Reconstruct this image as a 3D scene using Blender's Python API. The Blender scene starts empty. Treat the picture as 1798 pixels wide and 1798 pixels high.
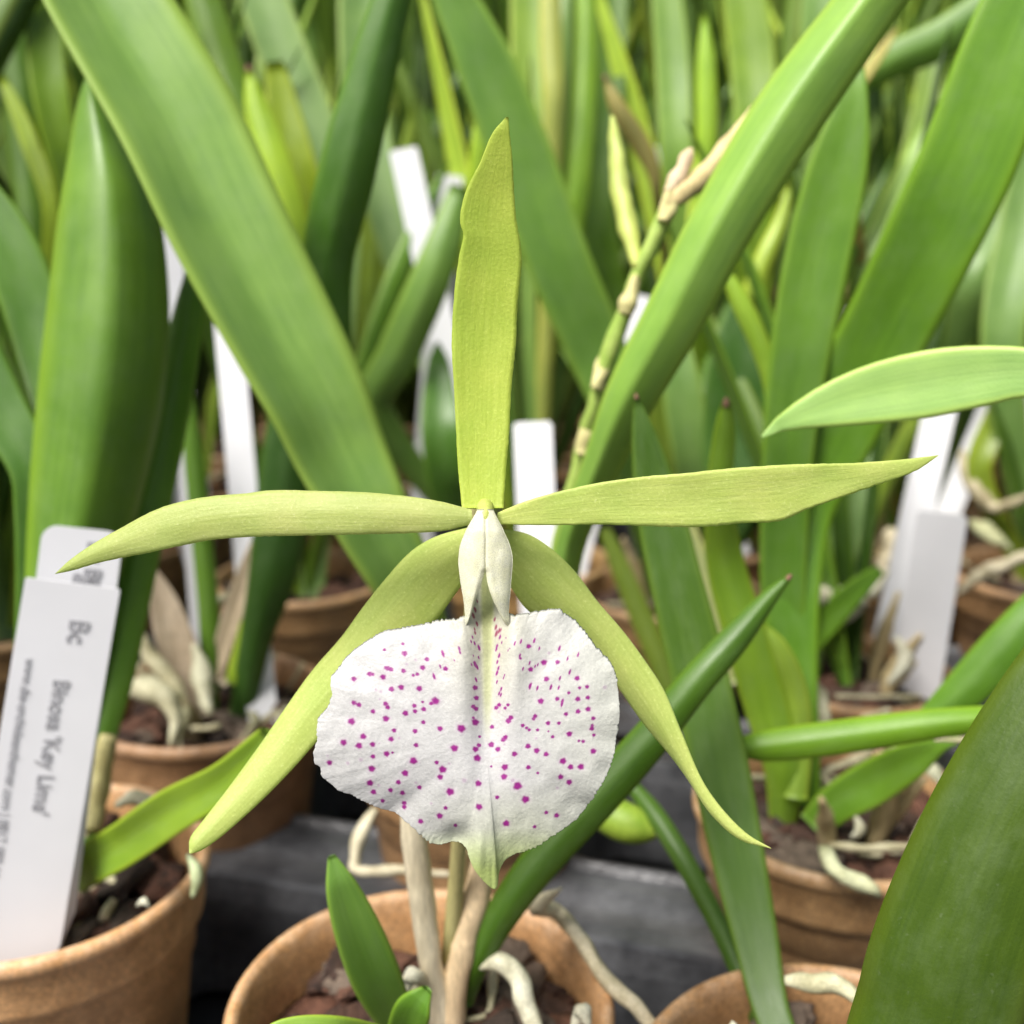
import bpy, bmesh, math, random
import numpy as np
from mathutils import Vector, Matrix, noise
random.seed(7)
rng = np.random.default_rng(5)
S = bpy.context.scene
COL = S.collection
R = math.radians
CM = 0.01
# ---------------------------------------------------------------- camera
TH = R(15.0); F = 1955.0; HC = 12.5
cam = bpy.data.cameras.new('camera'); co = bpy.data.objects.new('camera', cam); COL.objects.link(co)
co.location = (0, 0, HC*CM); co.rotation_euler = (R(90)-TH, 0, 0)
cam.sensor_width = 36; cam.lens = 36*F/1798; cam.clip_start = 0.005; cam.clip_end = 100
cam.dof.use_dof = True; cam.dof.focus_distance = 0.131; cam.dof.aperture_fstop = cam.lens/2.05
S.camera = co
# ---------------------------------------------------------------- sky, sun, exposure
SUN_EL, SUN_AZ = R(57), R(-138)          # azimuth from +Y towards +X
w = bpy.data.worlds.new('World'); S.world = w; w.use_nodes = True
nt = w.node_tree; bg = nt.nodes['Background']
sky = nt.nodes.new('ShaderNodeTexSky'); sky.sky_type = 'NISHITA'; sky.sun_disc = False
sky.sun_elevation = SUN_EL; sky.sun_rotation = SUN_AZ; sky.air_density = 1.0; sky.dust_density = 6.0; sky.ozone_density = 1.0
nt.links.new(sky.outputs[0], bg.inputs[0]); bg.inputs[1].default_value = 0.07
sl = bpy.data.lights.new('sun', 'SUN'); sl.energy = 3.6; sl.angle = R(30); sl.color = (1, .975, .935)
so = bpy.data.objects.new('sun', sl); COL.objects.link(so)
sd = Vector((math.sin(SUN_AZ)*math.cos(SUN_EL), math.cos(SUN_AZ)*math.cos(SUN_EL), math.sin(SUN_EL)))
so.rotation_euler = sd.to_track_quat('Z', 'Y').to_euler()
S.view_settings.view_transform = 'Standard'; S.view_settings.look = 'None'
S.view_settings.gamma = 1; S.view_settings.use_curve_mapping = False
S.view_settings.exposure = 0.62
S.cycles.max_bounces = 8; S.cycles.use_denoising = True
S.cycles.sample_clamp_indirect = 6

# ---------------------------------------------------------------- helpers
CAM = Vector((0, 0, HC*CM))
def at(x, y, D):
    """point seen at photo pixel x,y at D centimetres along the lens axis"""
    u = (x-899)/F; v = (y-899)/F
    return Vector((u*D, D*math.cos(TH)-v*D*math.sin(TH), HC-D*math.sin(TH)-v*D*math.cos(TH)))*CM
def tag(o, label=None, cat=None, group=None, kind=None):
    for k, v in (('label', label), ('category', cat), ('group', group), ('kind', kind)):
        if v: o[k] = v
    return o
def empty(name, loc, label, cat, group=None):
    o = bpy.data.objects.new(name, None); o.location = loc; COL.objects.link(o); o.empty_display_size = .01
    return tag(o, label, cat, group)
def link(name, verts, faces, mat, parent=None, color=None, uvs=None, smooth=True):
    me = bpy.data.meshes.new(name); me.from_pydata([tuple(v) for v in verts], [], faces)
    if uvs is not None:
        ul = me.uv_layers.new(name='UVMap')
        li = np.zeros(len(me.loops), dtype=np.int32); me.loops.foreach_get('vertex_index', li)
        ul.data.foreach_set('uv', np.asarray(uvs, dtype=np.float32)[li].ravel())
    if smooth: me.polygons.foreach_set('use_smooth', [True]*len(me.polygons))
    me.materials.append(mat); me.update()
    o = bpy.data.objects.new(name, me); COL.objects.link(o)
    if color: o.color = (*color, 1)
    if parent is not None:
        o.parent = parent; o.matrix_parent_inverse = Matrix.Translation(parent.location).inverted()
    return o
def cr(pts, n):
    """Catmull-Rom resample of tuples, n samples by chord length"""
    P = np.array(pts, float)
    if len(P) == 2:
        t = np.linspace(0, 1, n)[:, None]; return P[0]*(1-t)+P[1]*t
    d = np.r_[0, np.cumsum(np.maximum(np.linalg.norm(np.diff(P[:, :2], axis=0), axis=1), 1e-6))]
    t = np.linspace(0, d[-1], n)
    out = np.zeros((n, P.shape[1]))
    m = np.zeros_like(P)
    for i in range(len(P)):
        a = max(i-1, 0); b = min(i+1, len(P)-1); m[i] = (P[b]-P[a])/(d[b]-d[a])
    for k, tt in enumerate(t):
        i = min(np.searchsorted(d, tt, side='right')-1, len(P)-2); h = d[i+1]-d[i]; s = (tt-d[i])/h
        out[k] = (2*s**3-3*s**2+1)*P[i]+(s**3-2*s**2+s)*h*m[i]+(-2*s**3+3*s**2)*P[i+1]+(s**3-s**2)*h*m[i+1]
    return out
def strip_mesh(name, A, B, Nn, mat, parent, prof, thick, color=None, nx=12, ruffle=0):
    """solid blade between two edge polylines A,B (world Vectors); Nn = front normals;
    prof(s) = front displacement / half width; thick = metres"""
    n = len(A); verts = []; uvs = []; faces = []
    ring = 2*(nx+1)
    L = 0
    for i in range(n):
        if i: L += ((A[i]+B[i])/2-(A[i-1]+B[i-1])/2).length
        hw = (B[i]-A[i]).length/2; t = min(thick, hw*1.1)
        for side in (1, -1):
            for k in range(nx+1):
                s = -1+2*k/nx if side == 1 else 1-2*k/nx
                p = A[i].lerp(B[i], (s+1)/2)
                off = prof(s)*hw + side*(t/2*math.sqrt(max(0, 1-s*s*.94))*.95)
                if ruffle:
                    off += ruffle*noise.noise(Vector((L*180, s*.9, i*.003)))*abs(s)**1.5*min(1, hw/.002)
                verts.append(p+Nn[i]*off); uvs.append(((s+1)/2, L*100))
        if i:
            a = (i-1)*ring; b = i*ring
            for k in range(ring):
                k2 = (k+1) % ring
                faces.append((a+k, a+k2, b+k2, b+k))
    faces.append(tuple(range(ring)))
    faces.append(tuple(reversed(range((n-1)*ring, n*ring))))
    return link(name, verts, faces, mat, parent, color, uvs)
def keel(c): return lambda s: c*(1-abs(s)**1.35)
def gut(c, p=1.6): return lambda s: -c*(1-abs(s)**p)
def rnd(c): return lambda s: c*math.sqrt(max(0, 1-s*s))*.9+0*c
def blade(name, st, parent, mat, color, prof=gut(.25), thick=.0016, n=40, nx=12, roll=0):
    """st: (px,py,width px,D cm[,roll deg]) stations, leaf faces the viewer unless rolled"""
    st = [tuple(s)+(roll,) if len(s) == 4 else s for s in st]
    Q = cr(st, n); P = [at(q[0], q[1], q[3]) for q in Q]
    A = []; B = []; NN = []; prev = None
    for i in range(n):
        T = (P[min(i+1, n-1)]-P[max(i-1, 0)]).normalized(); V = (CAM-P[i]).normalized()
        Sd = T.cross(V).normalized()
        if (prev is None and Sd.x < 0) or (prev is not None and Sd.dot(prev) < 0): Sd = -Sd
        prev = Sd; N = Sd.cross(T).normalized()
        if N.dot(V) < 0: N = -N
        # roll > 0 turns the face towards the Sd side (right for upright leaves)
        r = R(Q[i][4]); hw = max(Q[i][2], 1.0)/2*Q[i][3]/F*CM/max(.4, math.cos(r))
        Sr = Sd*math.cos(r)-N*math.sin(r); Nr = N*math.cos(r)+Sd*math.sin(r)
        A.append(P[i]-Sr*hw); B.append(P[i]+Sr*hw); NN.append(Nr)
    return strip_mesh(name, A, B, NN, mat, parent, prof, thick, color, nx)
def eblade(name, ea, eb, Dfn, parent, mat, prof, thick, n=70, nx=14, color=None, ruffle=0, dAB=(0, 0), jag=0):
    """traced outline blade: two pixel edges, Dfn(t)->D"""
    Qa = cr(ea, n); Qb = cr(eb, n); A = []; B = []; NN = []
    for i in range(n):
        t = i/(n-1); D = Dfn(t)
        ja = jag*noise.noise(Vector((i*.9, 1, 0))); jb = jag*noise.noise(Vector((i*.9, 7, 0)))
        mid = (Qa[i]+Qb[i])/2
        va = Qa[i]-mid; la = max(np.linalg.norm(va), 1e-3); va = va/la
        a = Qa[i]+va*ja*min(1, la/20); b = Qb[i]-va*jb*min(1, la/20)
        A.append(at(a[0], a[1], D+dAB[0]*math.sin(t*3.14))); B.append(at(b[0], b[1], D+dAB[1]*math.sin(t*3.14)))
    for i in range(n):
        m = (A[i]+B[i])/2; T = ((A[min(i+1, n-1)]+B[min(i+1, n-1)])-(A[max(i-1, 0)]+B[max(i-1, 0)])).normalized()
        Sd = (B[i]-A[i])
        if Sd.length < 1e-6: Sd = NNs if i else T.cross(CAM-m)
        Sd = Sd.normalized(); NNs = Sd
        N = Sd.cross(T).normalized()
        if N.dot(CAM-m) < 0: N = -N
        NN.append(N)
    return strip_mesh(name, A, B, NN, mat, parent, prof, thick, color, nx, ruffle)
def tube(name, pts, radii, mat, parent=None, color=None, n=None, seg=10, bump=0, seed=0):
    """pts world Vectors"""
    P = cr([(p.x, p.y, p.z, r) for p, r in zip(pts, radii)], n or max(12, len(pts)*7))
    verts = []; faces = []; uvs = []; L = 0
    ref = Vector((.3, .2, 1)).normalized()
    m = len(P)
    for i in range(m):
        p = Vector(P[i][:3]); r = abs(P[i][3])
        T = (Vector(P[min(i+1, m-1)][:3])-Vector(P[max(i-1, 0)][:3]))
        T = T.normalized() if T.length > 1e-9 else Vector((0, 0, 1))
        a = T.cross(ref)
        if a.length < .1: a = T.cross(Vector((1, 0, 0)))
        a = a.normalized(); b = T.cross(a)
        if i: L += (p-Vector(P[i-1][:3])).length
        for k in range(seg):
            an = 2*math.pi*k/seg
            d = a*math.cos(an)+b*math.sin(an)
            rr = r*(1+bump*noise.noise(p*260+d*.8+Vector((seed, 0, 0)))*1.6)
            verts.append(p+d*rr); uvs.append((k/seg, L*100))
        if i:
            for k in range(seg):
                k2 = (k+1) % seg; o = (i-1)*seg; q = i*seg
                faces.append((o+k, o+k2, q+k2, q+k))
    faces.append(tuple(reversed(range(seg)))); faces.append(tuple(range((m-1)*seg, m*seg)))
    return link(name, verts, faces, mat, parent, color, uvs)
def ptube(name, st, mat, parent=None, **kw):
    """st: (px,py,width px,D)"""
    if name == 'root':
        st = [(a, b, c*.8*(.45 if i in (0, len(st)-1) else 1), d) for i, (a, b, c, d) in enumerate(st)]; kw['bump'] = max(.3, kw.get('bump', 0))
    return tube(name, [at(a, b, d) for a, b, _, d in st], [wd/2*d/F*CM for _, _, wd, d in st], mat, parent, **kw)

# ---------------------------------------------------------------- materials
class NB:
    def __init__(s, name):
        s.m = bpy.data.materials.new(name); s.m.use_nodes = True; s.t = s.m.node_tree
        s.p = s.t.nodes['Principled BSDF']; s.out = s.t.nodes['Material Output']
    def n(s, typ, **kw):
        x = s.t.nodes.new('ShaderNode'+typ)
        for k, v in kw.items():
            if k.startswith('i_'): x.inputs[k[2:].replace('_', ' ')].default_value = v
            else: setattr(x, k, v)
        return x
    def l(s, a, b): s.t.links.new(a, b)
    def noise(s, vec, scale, detail=3, rough=.5):
        x = s.n('TexNoise'); x.inputs['Scale'].default_value = scale; x.inputs['Detail'].default_value = detail
        x.inputs['Roughness'].default_value = rough
        if vec: s.l(vec, x.inputs['Vector'])
        return x.outputs['Fac']
    def ramp(s, f, stops):
        x = s.n('ValToRGB'); e = x.color_ramp.elements
        while len(e) < len(stops): e.new(.5)
        for el, (p, c) in zip(e, stops): el.position = p; el.color = (*c, 1) if len(c) == 3 else c
        s.l(f, x.inputs[0]); return x.outputs[0]
    def mix(s, f, a, b, mode='MIX'):
        x = s.n('Mix'); x.data_type = 'RGBA'; x.blend_type = mode
        if isinstance(f, float): x.inputs[0].default_value = f
        else: s.l(f, x.inputs[0])
        for k, v in ((6, a), (7, b)):
            if isinstance(v, tuple): x.inputs[k].default_value = (*v, 1)
            else: s.l(v, x.inputs[k])
        return x.outputs[2]
    def bump(s, h, st, dist):
        x = s.n('Bump'); x.inputs['Strength'].default_value = st; x.inputs['Distance'].default_value = dist
        s.l(h, x.inputs['Height']); s.l(x.outputs[0], s.p.inputs['Normal']); return x
    def set(s, **kw):
        for k, v in kw.items(): s.p.inputs[k.replace('_', ' ')].default_value = v
    def translucent(s, colsock, fac):
        tr = s.n('BsdfTranslucent'); mx = s.n('MixShader'); mx.inputs[0].default_value = fac
        s.l(colsock, tr.inputs[0]); s.l(s.p.outputs[0], mx.inputs[1]); s.l(tr.outputs[0], mx.inputs[2])
        s.l(mx.outputs[0], s.out.inputs[0])
def leaf_mat():
    b = NB('orchid leaf'); oi = b.n('ObjectInfo'); uv = b.n('UVMap')
    mp = b.n('Mapping'); b.l(uv.outputs[0], mp.inputs[0]); mp.inputs['Scale'].default_value = (26, .35, 1)
    streak = b.noise(mp.outputs[0], 1.0, 4, .6)
    tc = b.n('TexCoord'); big = b.noise(tc.outputs['Object'], 55, 4, .6); fine = b.noise(tc.outputs['Object'], 2200, 2)
    c1 = b.mix(b.ramp(streak, [(.3, (.75,)*3), (.7, (1.22,)*3)]), (0, 0, 0), (1, 1, 1))
    c = b.mix(1.0, oi.outputs['Color'], b.ramp(streak, [(.3, (1.10, 1.17, .86)), (.7, (1.5, 1.48, 1.14))]), 'MULTIPLY')
    c = b.mix(1.0, c, b.ramp(big, [(.3, (.8, .84, .8)), (.7, (1.2, 1.14, 1.1))]), 'MULTIPLY')
    sc_ = b.noise(tc.outputs['Object'], 1100, 2, .5); scm = b.ramp(sc_, [(.0, (0,)*3), (.68, (0,)*3), (.78, (.08,)*3)])
    c = b.mix(scm, c, (.42, .46, .36))
    mp2 = b.n('Mapping'); b.l(uv.outputs[0], mp2.inputs[0]); mp2.inputs['Scale'].default_value = (3, .9, 1)
    wax = b.noise(mp2.outputs[0], 1.0, 5, .7)
    b.l(b.ramp(wax, [(.3, (.30,)*3), (.7, (.55,)*3)]), b.p.inputs['Roughness'])
    c = b.mix(b.ramp(wax, [(.45, (0,)*3), (.8, (.35,)*3)]), c, b.mix(.5, c, (.28, .38, .20)))
    # the pale translucent leaf margin
    sx = b.n('SeparateXYZ'); b.l(uv.outputs[0], sx.inputs[0])
    m1 = b.n('Math', operation='SUBTRACT'); b.l(sx.outputs[0], m1.inputs[0]); m1.inputs[1].default_value = .5
    m2 = b.n('Math', operation='ABSOLUTE'); b.l(m1.outputs[0], m2.inputs[0])
    e = b.ramp(m2.outputs[0], [(0, (0,)*3), (.36, (0,)*3), (.485, (.75,)*3)])
    yel = b.mix(1.0, oi.outputs['Color'], (2.1, 1.75, .9), 'MULTIPLY')
    c = b.mix(e, c, yel)
    b.l(c, b.p.inputs['Base Color']); b.set(IOR=1.45)
    b.p.inputs['Coat Weight'].default_value = .15; b.p.inputs['Coat Roughness'].default_value = .45
    b.bump(b.mix(.5, fine, streak), .35, .00025); b.translucent(yel, .16)
    return b.m
def petal_mat():
    b = NB('green petal'); oi = b.n('ObjectInfo'); uv = b.n('UVMap')
    mp = b.n('Mapping'); b.l(uv.outputs[0], mp.inputs[0]); mp.inputs['Scale'].default_value = (16, 1.3, 1)
    st = b.noise(mp.outputs[0], 1.0, 4, .65); tc = b.n('TexCoord')
    cell = b.noise(tc.outputs['Object'], 2600, 2, .6); big = b.noise(tc.outputs['Object'], 130, 3)
    c = b.mix(1.0, oi.outputs['Color'], b.ramp(st, [(.3, (.92, .95, .86)), (.7, (1.05, 1.05, 1.18))]), 'MULTIPLY')
    c = b.mix(1.0, c, b.ramp(cell, [(.35, (.93, .94, .9)), (.62, (1.0, 1.0, 1.0)), (.75, (1.2, 1.15, 1.5))]), 'MULTIPLY')
    c = b.mix(1.0, c, b.ramp(big, [(.3, (.9, .95, .85)), (.7, (1.08, 1.03, 1.1))]), 'MULTIPLY')
    b.l(c, b.p.inputs['Base Color']); b.set(Roughness=.5); b.p.inputs['Sheen Weight'].default_value = .15
    b.bump(b.mix(.5, cell, st), .5, .00022); b.translucent(c, .42)
    return b.m
def lip_mat():
    b = NB('spotted white lip'); at_ = b.n('Attribute', attribute_name='col'); tc = b.n('TexCoord')
    cell = b.noise(tc.outputs['Object'], 2400, 3, .65); big = b.noise(tc.outputs['Object'], 320, 4, .6)
    c = b.mix(1.0, at_.outputs['Color'], b.ramp(cell, [(.3, (.88, .88, .88)), (.6, (1.0, 1.0, 1.0)), (.75, (1.12, 1.12, 1.12))]), 'MULTIPLY')
    b.l(c, b.p.inputs['Base Color']); b.set(Roughness=.38)
    b.bump(b.mix(.35, cell, big), .45, .00028); b.translucent(c, .28)
    return b.m
def simple(name, colA, colB, scale, rough=.6, bumpd=.0003, sc2=None, transl=0, coords='Object', stretch=None, objcol=False):
    b = NB(name); tc = b.n('TexCoord'); v = tc.outputs[coords]
    if stretch:
        mp = b.n('Mapping'); b.l(v, mp.inputs[0]); mp.inputs['Scale'].default_value = stretch; v = mp.outputs[0]
    f = b.noise(v, scale, 5, .6); c = b.ramp(f, [(.32, colA), (.68, colB)])
    f2 = b.noise(v, sc2 or scale*9, 3, .6)
    vr = .02 if 'label' in name else .2
    c = b.mix(1.0, c, b.ramp(f2, [(.3, (1-vr,)*3), (.7, (1+vr,)*3)]), 'MULTIPLY')
    if objcol:
        oi = b.n('ObjectInfo'); c = b.mix(1.0, c, oi.outputs['Color'], 'MULTIPLY')
    b.l(c, b.p.inputs['Base Color']); b.set(Roughness=rough)
    b.bump(b.mix(.5, f, f2), .5, bumpd)
    if transl: b.translucent(c, transl)
    return b.m
LEAF = leaf_mat(); PETAL = petal_mat(); LIP = lip_mat()
CREAM = simple('cream tube flesh', (.76, .76, .53), (.80, .80, .64), 900, .45, .0002, transl=.25)
def pot_mat():
    b = NB('fibrous brown pot'); tc = b.n('TexCoord'); oi = b.n('ObjectInfo'); v = tc.outputs['Object']
    f = b.noise(v, 240, 5, .65); c = b.ramp(f, [(.32, (.34, .20, .082)), (.68, (.55, .35, .16))])
    sp = b.noise(v, 1500, 3, .6); c = b.mix(1.0, c, b.ramp(sp, [(.3, (.72,)*3), (.5, (1,)*3), (.72, (1.45, 1.4, 1.3))]), 'MULTIPLY')
    big = b.noise(v, 60, 5, .7); c = b.mix(b.ramp(big, [(.5, (0,)*3), (.75, (.55,)*3)]), c, (.17, .105, .055))
    sz = b.n('SeparateXYZ'); b.l(v, sz.inputs[0]); mr = b.n('MapRange'); b.l(sz.outputs[2], mr.inputs[0])
    mr.inputs[1].default_value = -.004; mr.inputs[2].default_value = .0006
    crust = b.mix(1.0, b.ramp(mr.outputs[0], [(0, (0,)*3), (1, (.5,)*3)]), b.ramp(b.noise(v, 420, 4, .7), [(.4, (0,)*3), (.65, (1,)*3)]), 'MULTIPLY')
    c = b.mix(crust, c, (.62, .50, .34)); c = b.mix(1.0, c, oi.outputs['Color'], 'MULTIPLY')
    b.l(c, b.p.inputs['Base Color']); b.set(Roughness=.5); b.bump(b.mix(.5, f, sp), .5, .0004); return b.m
POT = pot_mat()
def bark_mat():
    b = NB('bark chips'); g = b.n('NewGeometry'); tc = b.n('TexCoord')
    c0 = b.ramp(g.outputs['Random Per Island'], [(0, (.020, .012, .009)), (.35, (.075, .036, .022)), (.6, (.15, .065, .038)), (.8, (.05, .035, .025)), (1, (.20, .15, .11))])
    mp = b.n('Mapping'); b.l(tc.outputs['Object'], mp.inputs[0]); mp.inputs['Scale'].default_value = (1, .35, 1.6)
    f = b.noise(mp.outputs[0], 700, 5, .7); c = b.mix(1.0, c0, b.ramp(f, [(.3, (.45,)*3), (.7, (1.5,)*3)]), 'MULTIPLY')
    b.l(c, b.p.inputs['Base Color']); b.set(Roughness=.8); b.bump(f, .9, .0012); return b.m
BARK = bark_mat()
ROOT = simple('pale orchid root', (.36, .34, .22), (.70, .69, .55), 190, .7, .0005, objcol=True)
CANE = simple('papery cane sheath', (.44, .36, .24), (.66, .57, .42), 260, .65, .0004, stretch=(1, 1, .12), objcol=True)
STEMG = simple('green jointed stem', (.26, .40, .07), (.40, .52, .14), 300, .5, .0003, objcol=True)
LABEL = simple('white plastic label', (.73, .735, .76), (.75, .755, .78), 60, .35, .00001, 61)
INK = simple('grey print', (.26, .26, .28), (.42, .42, .44), 900, .6, .00001)
TRAY = simple('dark grey tray plastic', (.035, .036, .04), (.115, .118, .125), 60, .3, .0012)
BENCH = simple('dark bench', (.008, .009, .010), (.02, .022, .024), 40, .6, .0005)
TIP = simple('dry brown tip', (.10, .05, .03), (.30, .17, .10), 700, .8, .0003)

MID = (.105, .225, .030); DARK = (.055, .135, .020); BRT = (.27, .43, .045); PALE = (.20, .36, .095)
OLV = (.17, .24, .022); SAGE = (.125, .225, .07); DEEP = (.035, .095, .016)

# ---------------------------------------------------------------- ground, trays
link('bench_ground', [(-20, -20, -.062), (20, -20, -.062), (20, 20, -.062), (-20, 20, -.062)], [(0, 1, 2, 3)], BENCH)['kind'] = 'structure'
def tray_mesh(nx_, ny_, cell):
    verts = []; faces = []
    def rr(h, r, z, n=5):
        pts = []
        for cx, cy, a0 in ((h-r, h-r, 0), (-h+r, h-r, 90), (-h+r, -h+r, 180), (h-r, -h+r, 270)):
            for k in range(n):
                a = R(a0+90*k/(n-1)); pts.append((cx+r*math.cos(a), cy+r*math.sin(a), z))
        return pts
    for i in range(nx_):
        for j in range(ny_):
            cx = (i+.5)*cell; cy = (j+.5)*cell
            rings = [rr(cell/2, .0005, -.0012), rr(cell*.42, .012, 0), rr(cell*.35, .012, 0), rr(cell*.335, .011, .0018),
                     rr(cell*.315, .010, .0014), rr(cell*.295, .009, -.004), rr(cell*.27, .008, -.028)]
            base = len(verts); m = len(rings[0])
            for rg in rings: verts += [(cx+x, cy+y, z) for x, y, z in rg]
            for q in range(len(rings)-1):
                for k in range(m):
                    k2 = (k+1) % m
                    faces.append((base+q*m+k, base+q*m+k2, base+(q+1)*m+k2, base+(q+1)*m+k))
    return verts, faces
cell = .085
tv, tf = tray_mesh(5, 4, cell)
t0x, t0y = -.062-cell*.5-cell*2, .207-cell*.5-cell*2
tray0 = None
for j in range(4):
    for i in range(-1, 2):
        far = ['frontmost tray row', 'second tray row', 'third tray row', 'farthest tray row'][j]
        side = {-1: 'at the left', 0: 'in the middle', 1: 'at the right'}[i]
        lab = 'dark grey carrier tray with square wells, '+far+' '+side
        loc = (t0x+i*(5*cell+.006), t0y+j*(4*cell+.006), -.031)
        if tray0 is None: o = link('plant_tray', tv, tf, TRAY, smooth=False); tray0 = o
        else: o = tray0.copy(); COL.objects.link(o)
        qx_, qy_ = loc[0]+.062, loc[1]-.207; ca_, sa_ = math.cos(R(-16)), math.sin(R(-16))
        o.location = (-.062+qx_*ca_-qy_*sa_, .207+qx_*sa_+qy_*ca_, loc[2]); o.rotation_euler = (0, 0, R(-16)); tag(o, lab, 'tray', 'dark trays carrying the pots')

# ---------------------------------------------------------------- pots, bark
def lathe(name, prof, mat, n=72, wob=0):
    verts = []; faces = []
    for r, z in prof:
        for k in range(n):
            a = 2*math.pi*k/n; q = r*(1+wob*noise.noise(Vector((math.cos(a)*2, math.sin(a)*2, z*90))))
            verts.append((q*math.cos(a), q*math.sin(a), z))
    for i in range(len(prof)-1):
        for k in range(n):
            k2 = (k+1) % n; faces.append((i*n+k, i*n+k2, (i+1)*n+k2, (i+1)*n+k))
    faces.append(tuple(range((len(prof)-1)*n, len(prof)*n)))
    return link(name, verts, faces, mat)
POTR = .0315
def pot_profile(r):
    return [(r-.0032, -.012), (r-.0026, -.006), (r-.0022, -.001), (r-.0014, .0003), (r-.0004, .0003), (r+.0003, -.0007), (r+.0003, -.0022), (r-.0006, -.0034),
            (r-.0010, -.0040), (r-.0013, -.0110), (r-.0016, -.0125), (r-.0030, -.0137), (r-.0034, -.0145), (r-.0038, -.0210), (r-.0043, -.0214),
            (r-.0046, -.0222), (r-.0075, -.045), (r-.009, -.059), (r-.0105, -.0615), (0.001, -.0615)]
prof = pot_profile(POTR)
inner = [(.001, -.014), (POTR-.0036, -.0145)]
pot0 = lathe('plant_pot', list(reversed(prof))[:0]+prof, POT, 80, .004)
def bark_mesh(seed, n, r=POTR-.0042, z0=-.011, mat=BARK):
    rg = random.Random(seed); verts = []; faces = []
    m = 40
    verts.append((0, 0, z0))
    for k in range(m): verts.append((r*1.02*math.cos(2*math.pi*k/m), r*1.02*math.sin(2*math.pi*k/m), z0-.001))
    for k in range(m): faces.append((0, 1+k, 1+(k+1) % m))
    bm = bmesh.new()
    for i in range(n):
        a = rg.random()*6.283; d = r*math.sqrt(rg.random())*.9
        sx, sy, sz = rg.uniform(.003, .009), rg.uniform(.002, .005), rg.uniform(.0009, .0028)
        M = Matrix.Translation((d*math.cos(a), d*math.sin(a), z0+rg.uniform(0, .0055))) @ Matrix.Rotation(rg.random()*6.28, 4, 'Z') @ Matrix.Rotation(rg.uniform(-.6, .6), 4, 'X') @ Matrix.Rotation(rg.uniform(-.5, .5), 4, 'Y')
        q = bmesh.ops.create_icosphere(bm, subdivisions=3 if n > 60 else 2, radius=1)['verts']
        sd_ = rg.random()*99
        for v in q:
            c = v.co.copy(); c = Vector([math.copysign(abs(x)**.4, x) for x in c])
            c *= 1+.4*noise.noise(v.co*1.7+Vector((sd_, 0, 0)))+.22*noise.noise(v.co*5+Vector((sd_, 3, 0)))
            v.co = M @ Vector((c.x*sx, c.y*sy, c.z*sz))
            rad = math.hypot(v.co.x, v.co.y)
            if rad > r: v.co.x *= r/rad; v.co.y *= r/rad
    bm.verts.ensure_lookup_table(); off = len(verts)
    verts += [v.co.copy() for v in bm.verts]; faces += [tuple(off+v.index for v in f.verts) for f in bm.faces]
    bm.free(); return verts, faces
def bark_obj(seed, n):
    v, f = bark_mesh(seed, n); o = link('bark_mulch', v, f, BARK, smooth=True)
    return o
barks = [bark_obj(1, 70), bark_obj(2, 70), bark_obj(3, 45)]
near = {  # name: x,y cm, radius scale, pot label
    'left': (-9.4, 19.6, 1.03, 'brown fibre pot at the lower left, holding the printed white label'),
    'centre': (-1.5, 15.6, 1.0, 'brown fibre pot directly below the spotted flower, with two pale canes rising from it'),
    'low_right': (4.9, 13.4, 1.0, 'brown pot cut off by the bottom edge, thick cream root along its rim'),
    'right': (7.2, 22.0, 1.0, 'brown pot at lower right, short white root hanging over its rim'),
    'left_back': (-8.2, 27.6, 1.02, 'brown fibre pot behind the left lower sepal, full of white roots and dried sheaths'),
    'mid_back': (-.9, 25.4, .95, 'brown fibre pot right behind the spotted lip, mostly hidden by it'),
    'right_back': (9.7, 29.4, .88, 'brown fibre pot left of the short blank label, with a white root down its side'),
    'right_far': (13.2, 41.0, 1.0, 'brown pot behind the right petal tip, root looped over its rim'),
    'right_edge': (19.2, 38.2, 1.05, 'brown fibre pot at the right edge, crossed by a long pale root'),
    'middle_far': (5.4, 36.5, 1.0, 'brown pot hidden behind pointed leaves under the right petal'),
    'left_far': (-24.5, 49.0, 1.0, 'brown fibre pot at the left edge just above the labels'),
    'off_right': (12.2, 12.0, 1.0, 'brown fibre pot outside the lower right, carrying the big dark leaf'),
}
BC = {}
def place_pot(x, y, s, label, bi, group, blabel, tint=None):
    o = pot0 if not pot0.get('used') else pot0.copy()
    if o is not pot0: COL.objects.link(o)
    if o is pot0: o['used'] = 1
    o.location = (x*CM, y*CM, 0); o.scale = (s, s, 1); o.rotation_euler = (0, 0, random.random()*6)
    t = tint or random.uniform(.75, 1.05); o.color = (t, t*random.uniform(.9, 1), t*random.uniform(.85, 1), 1)
    tag(o, label, 'pot', group)
    src = barks[bi]; b = src if not src.get('used') else src.copy()
    if b is not src: COL.objects.link(b)
    else: b['used'] = 1
    b.location = (x*CM, y*CM, 0); b.scale = (s, s, 1); b.rotation_euler = (0, 0, random.random()*6)
    t = random.uniform(.8, 1.2); b.color = (t, t, t, 1)
    tag(b, blabel, 'bark', 'bark filling the pots', 'stuff')
    return o
for k, (x, y, s, lab) in near.items():
    place_pot(x, y, s, lab, 0 if k in ('centre', 'right', 'left_back') else 1, 'brown pots standing in the trays',
              'bark in the '+lab.split(',')[0]+{'low_right': ', low at the right', 'left_back': ' among white roots'}.get(k, ''), {'left': 1.4, 'centre': 1.15, 'left_back': .85, 'right': 1.05}.get(k, .95))

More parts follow.
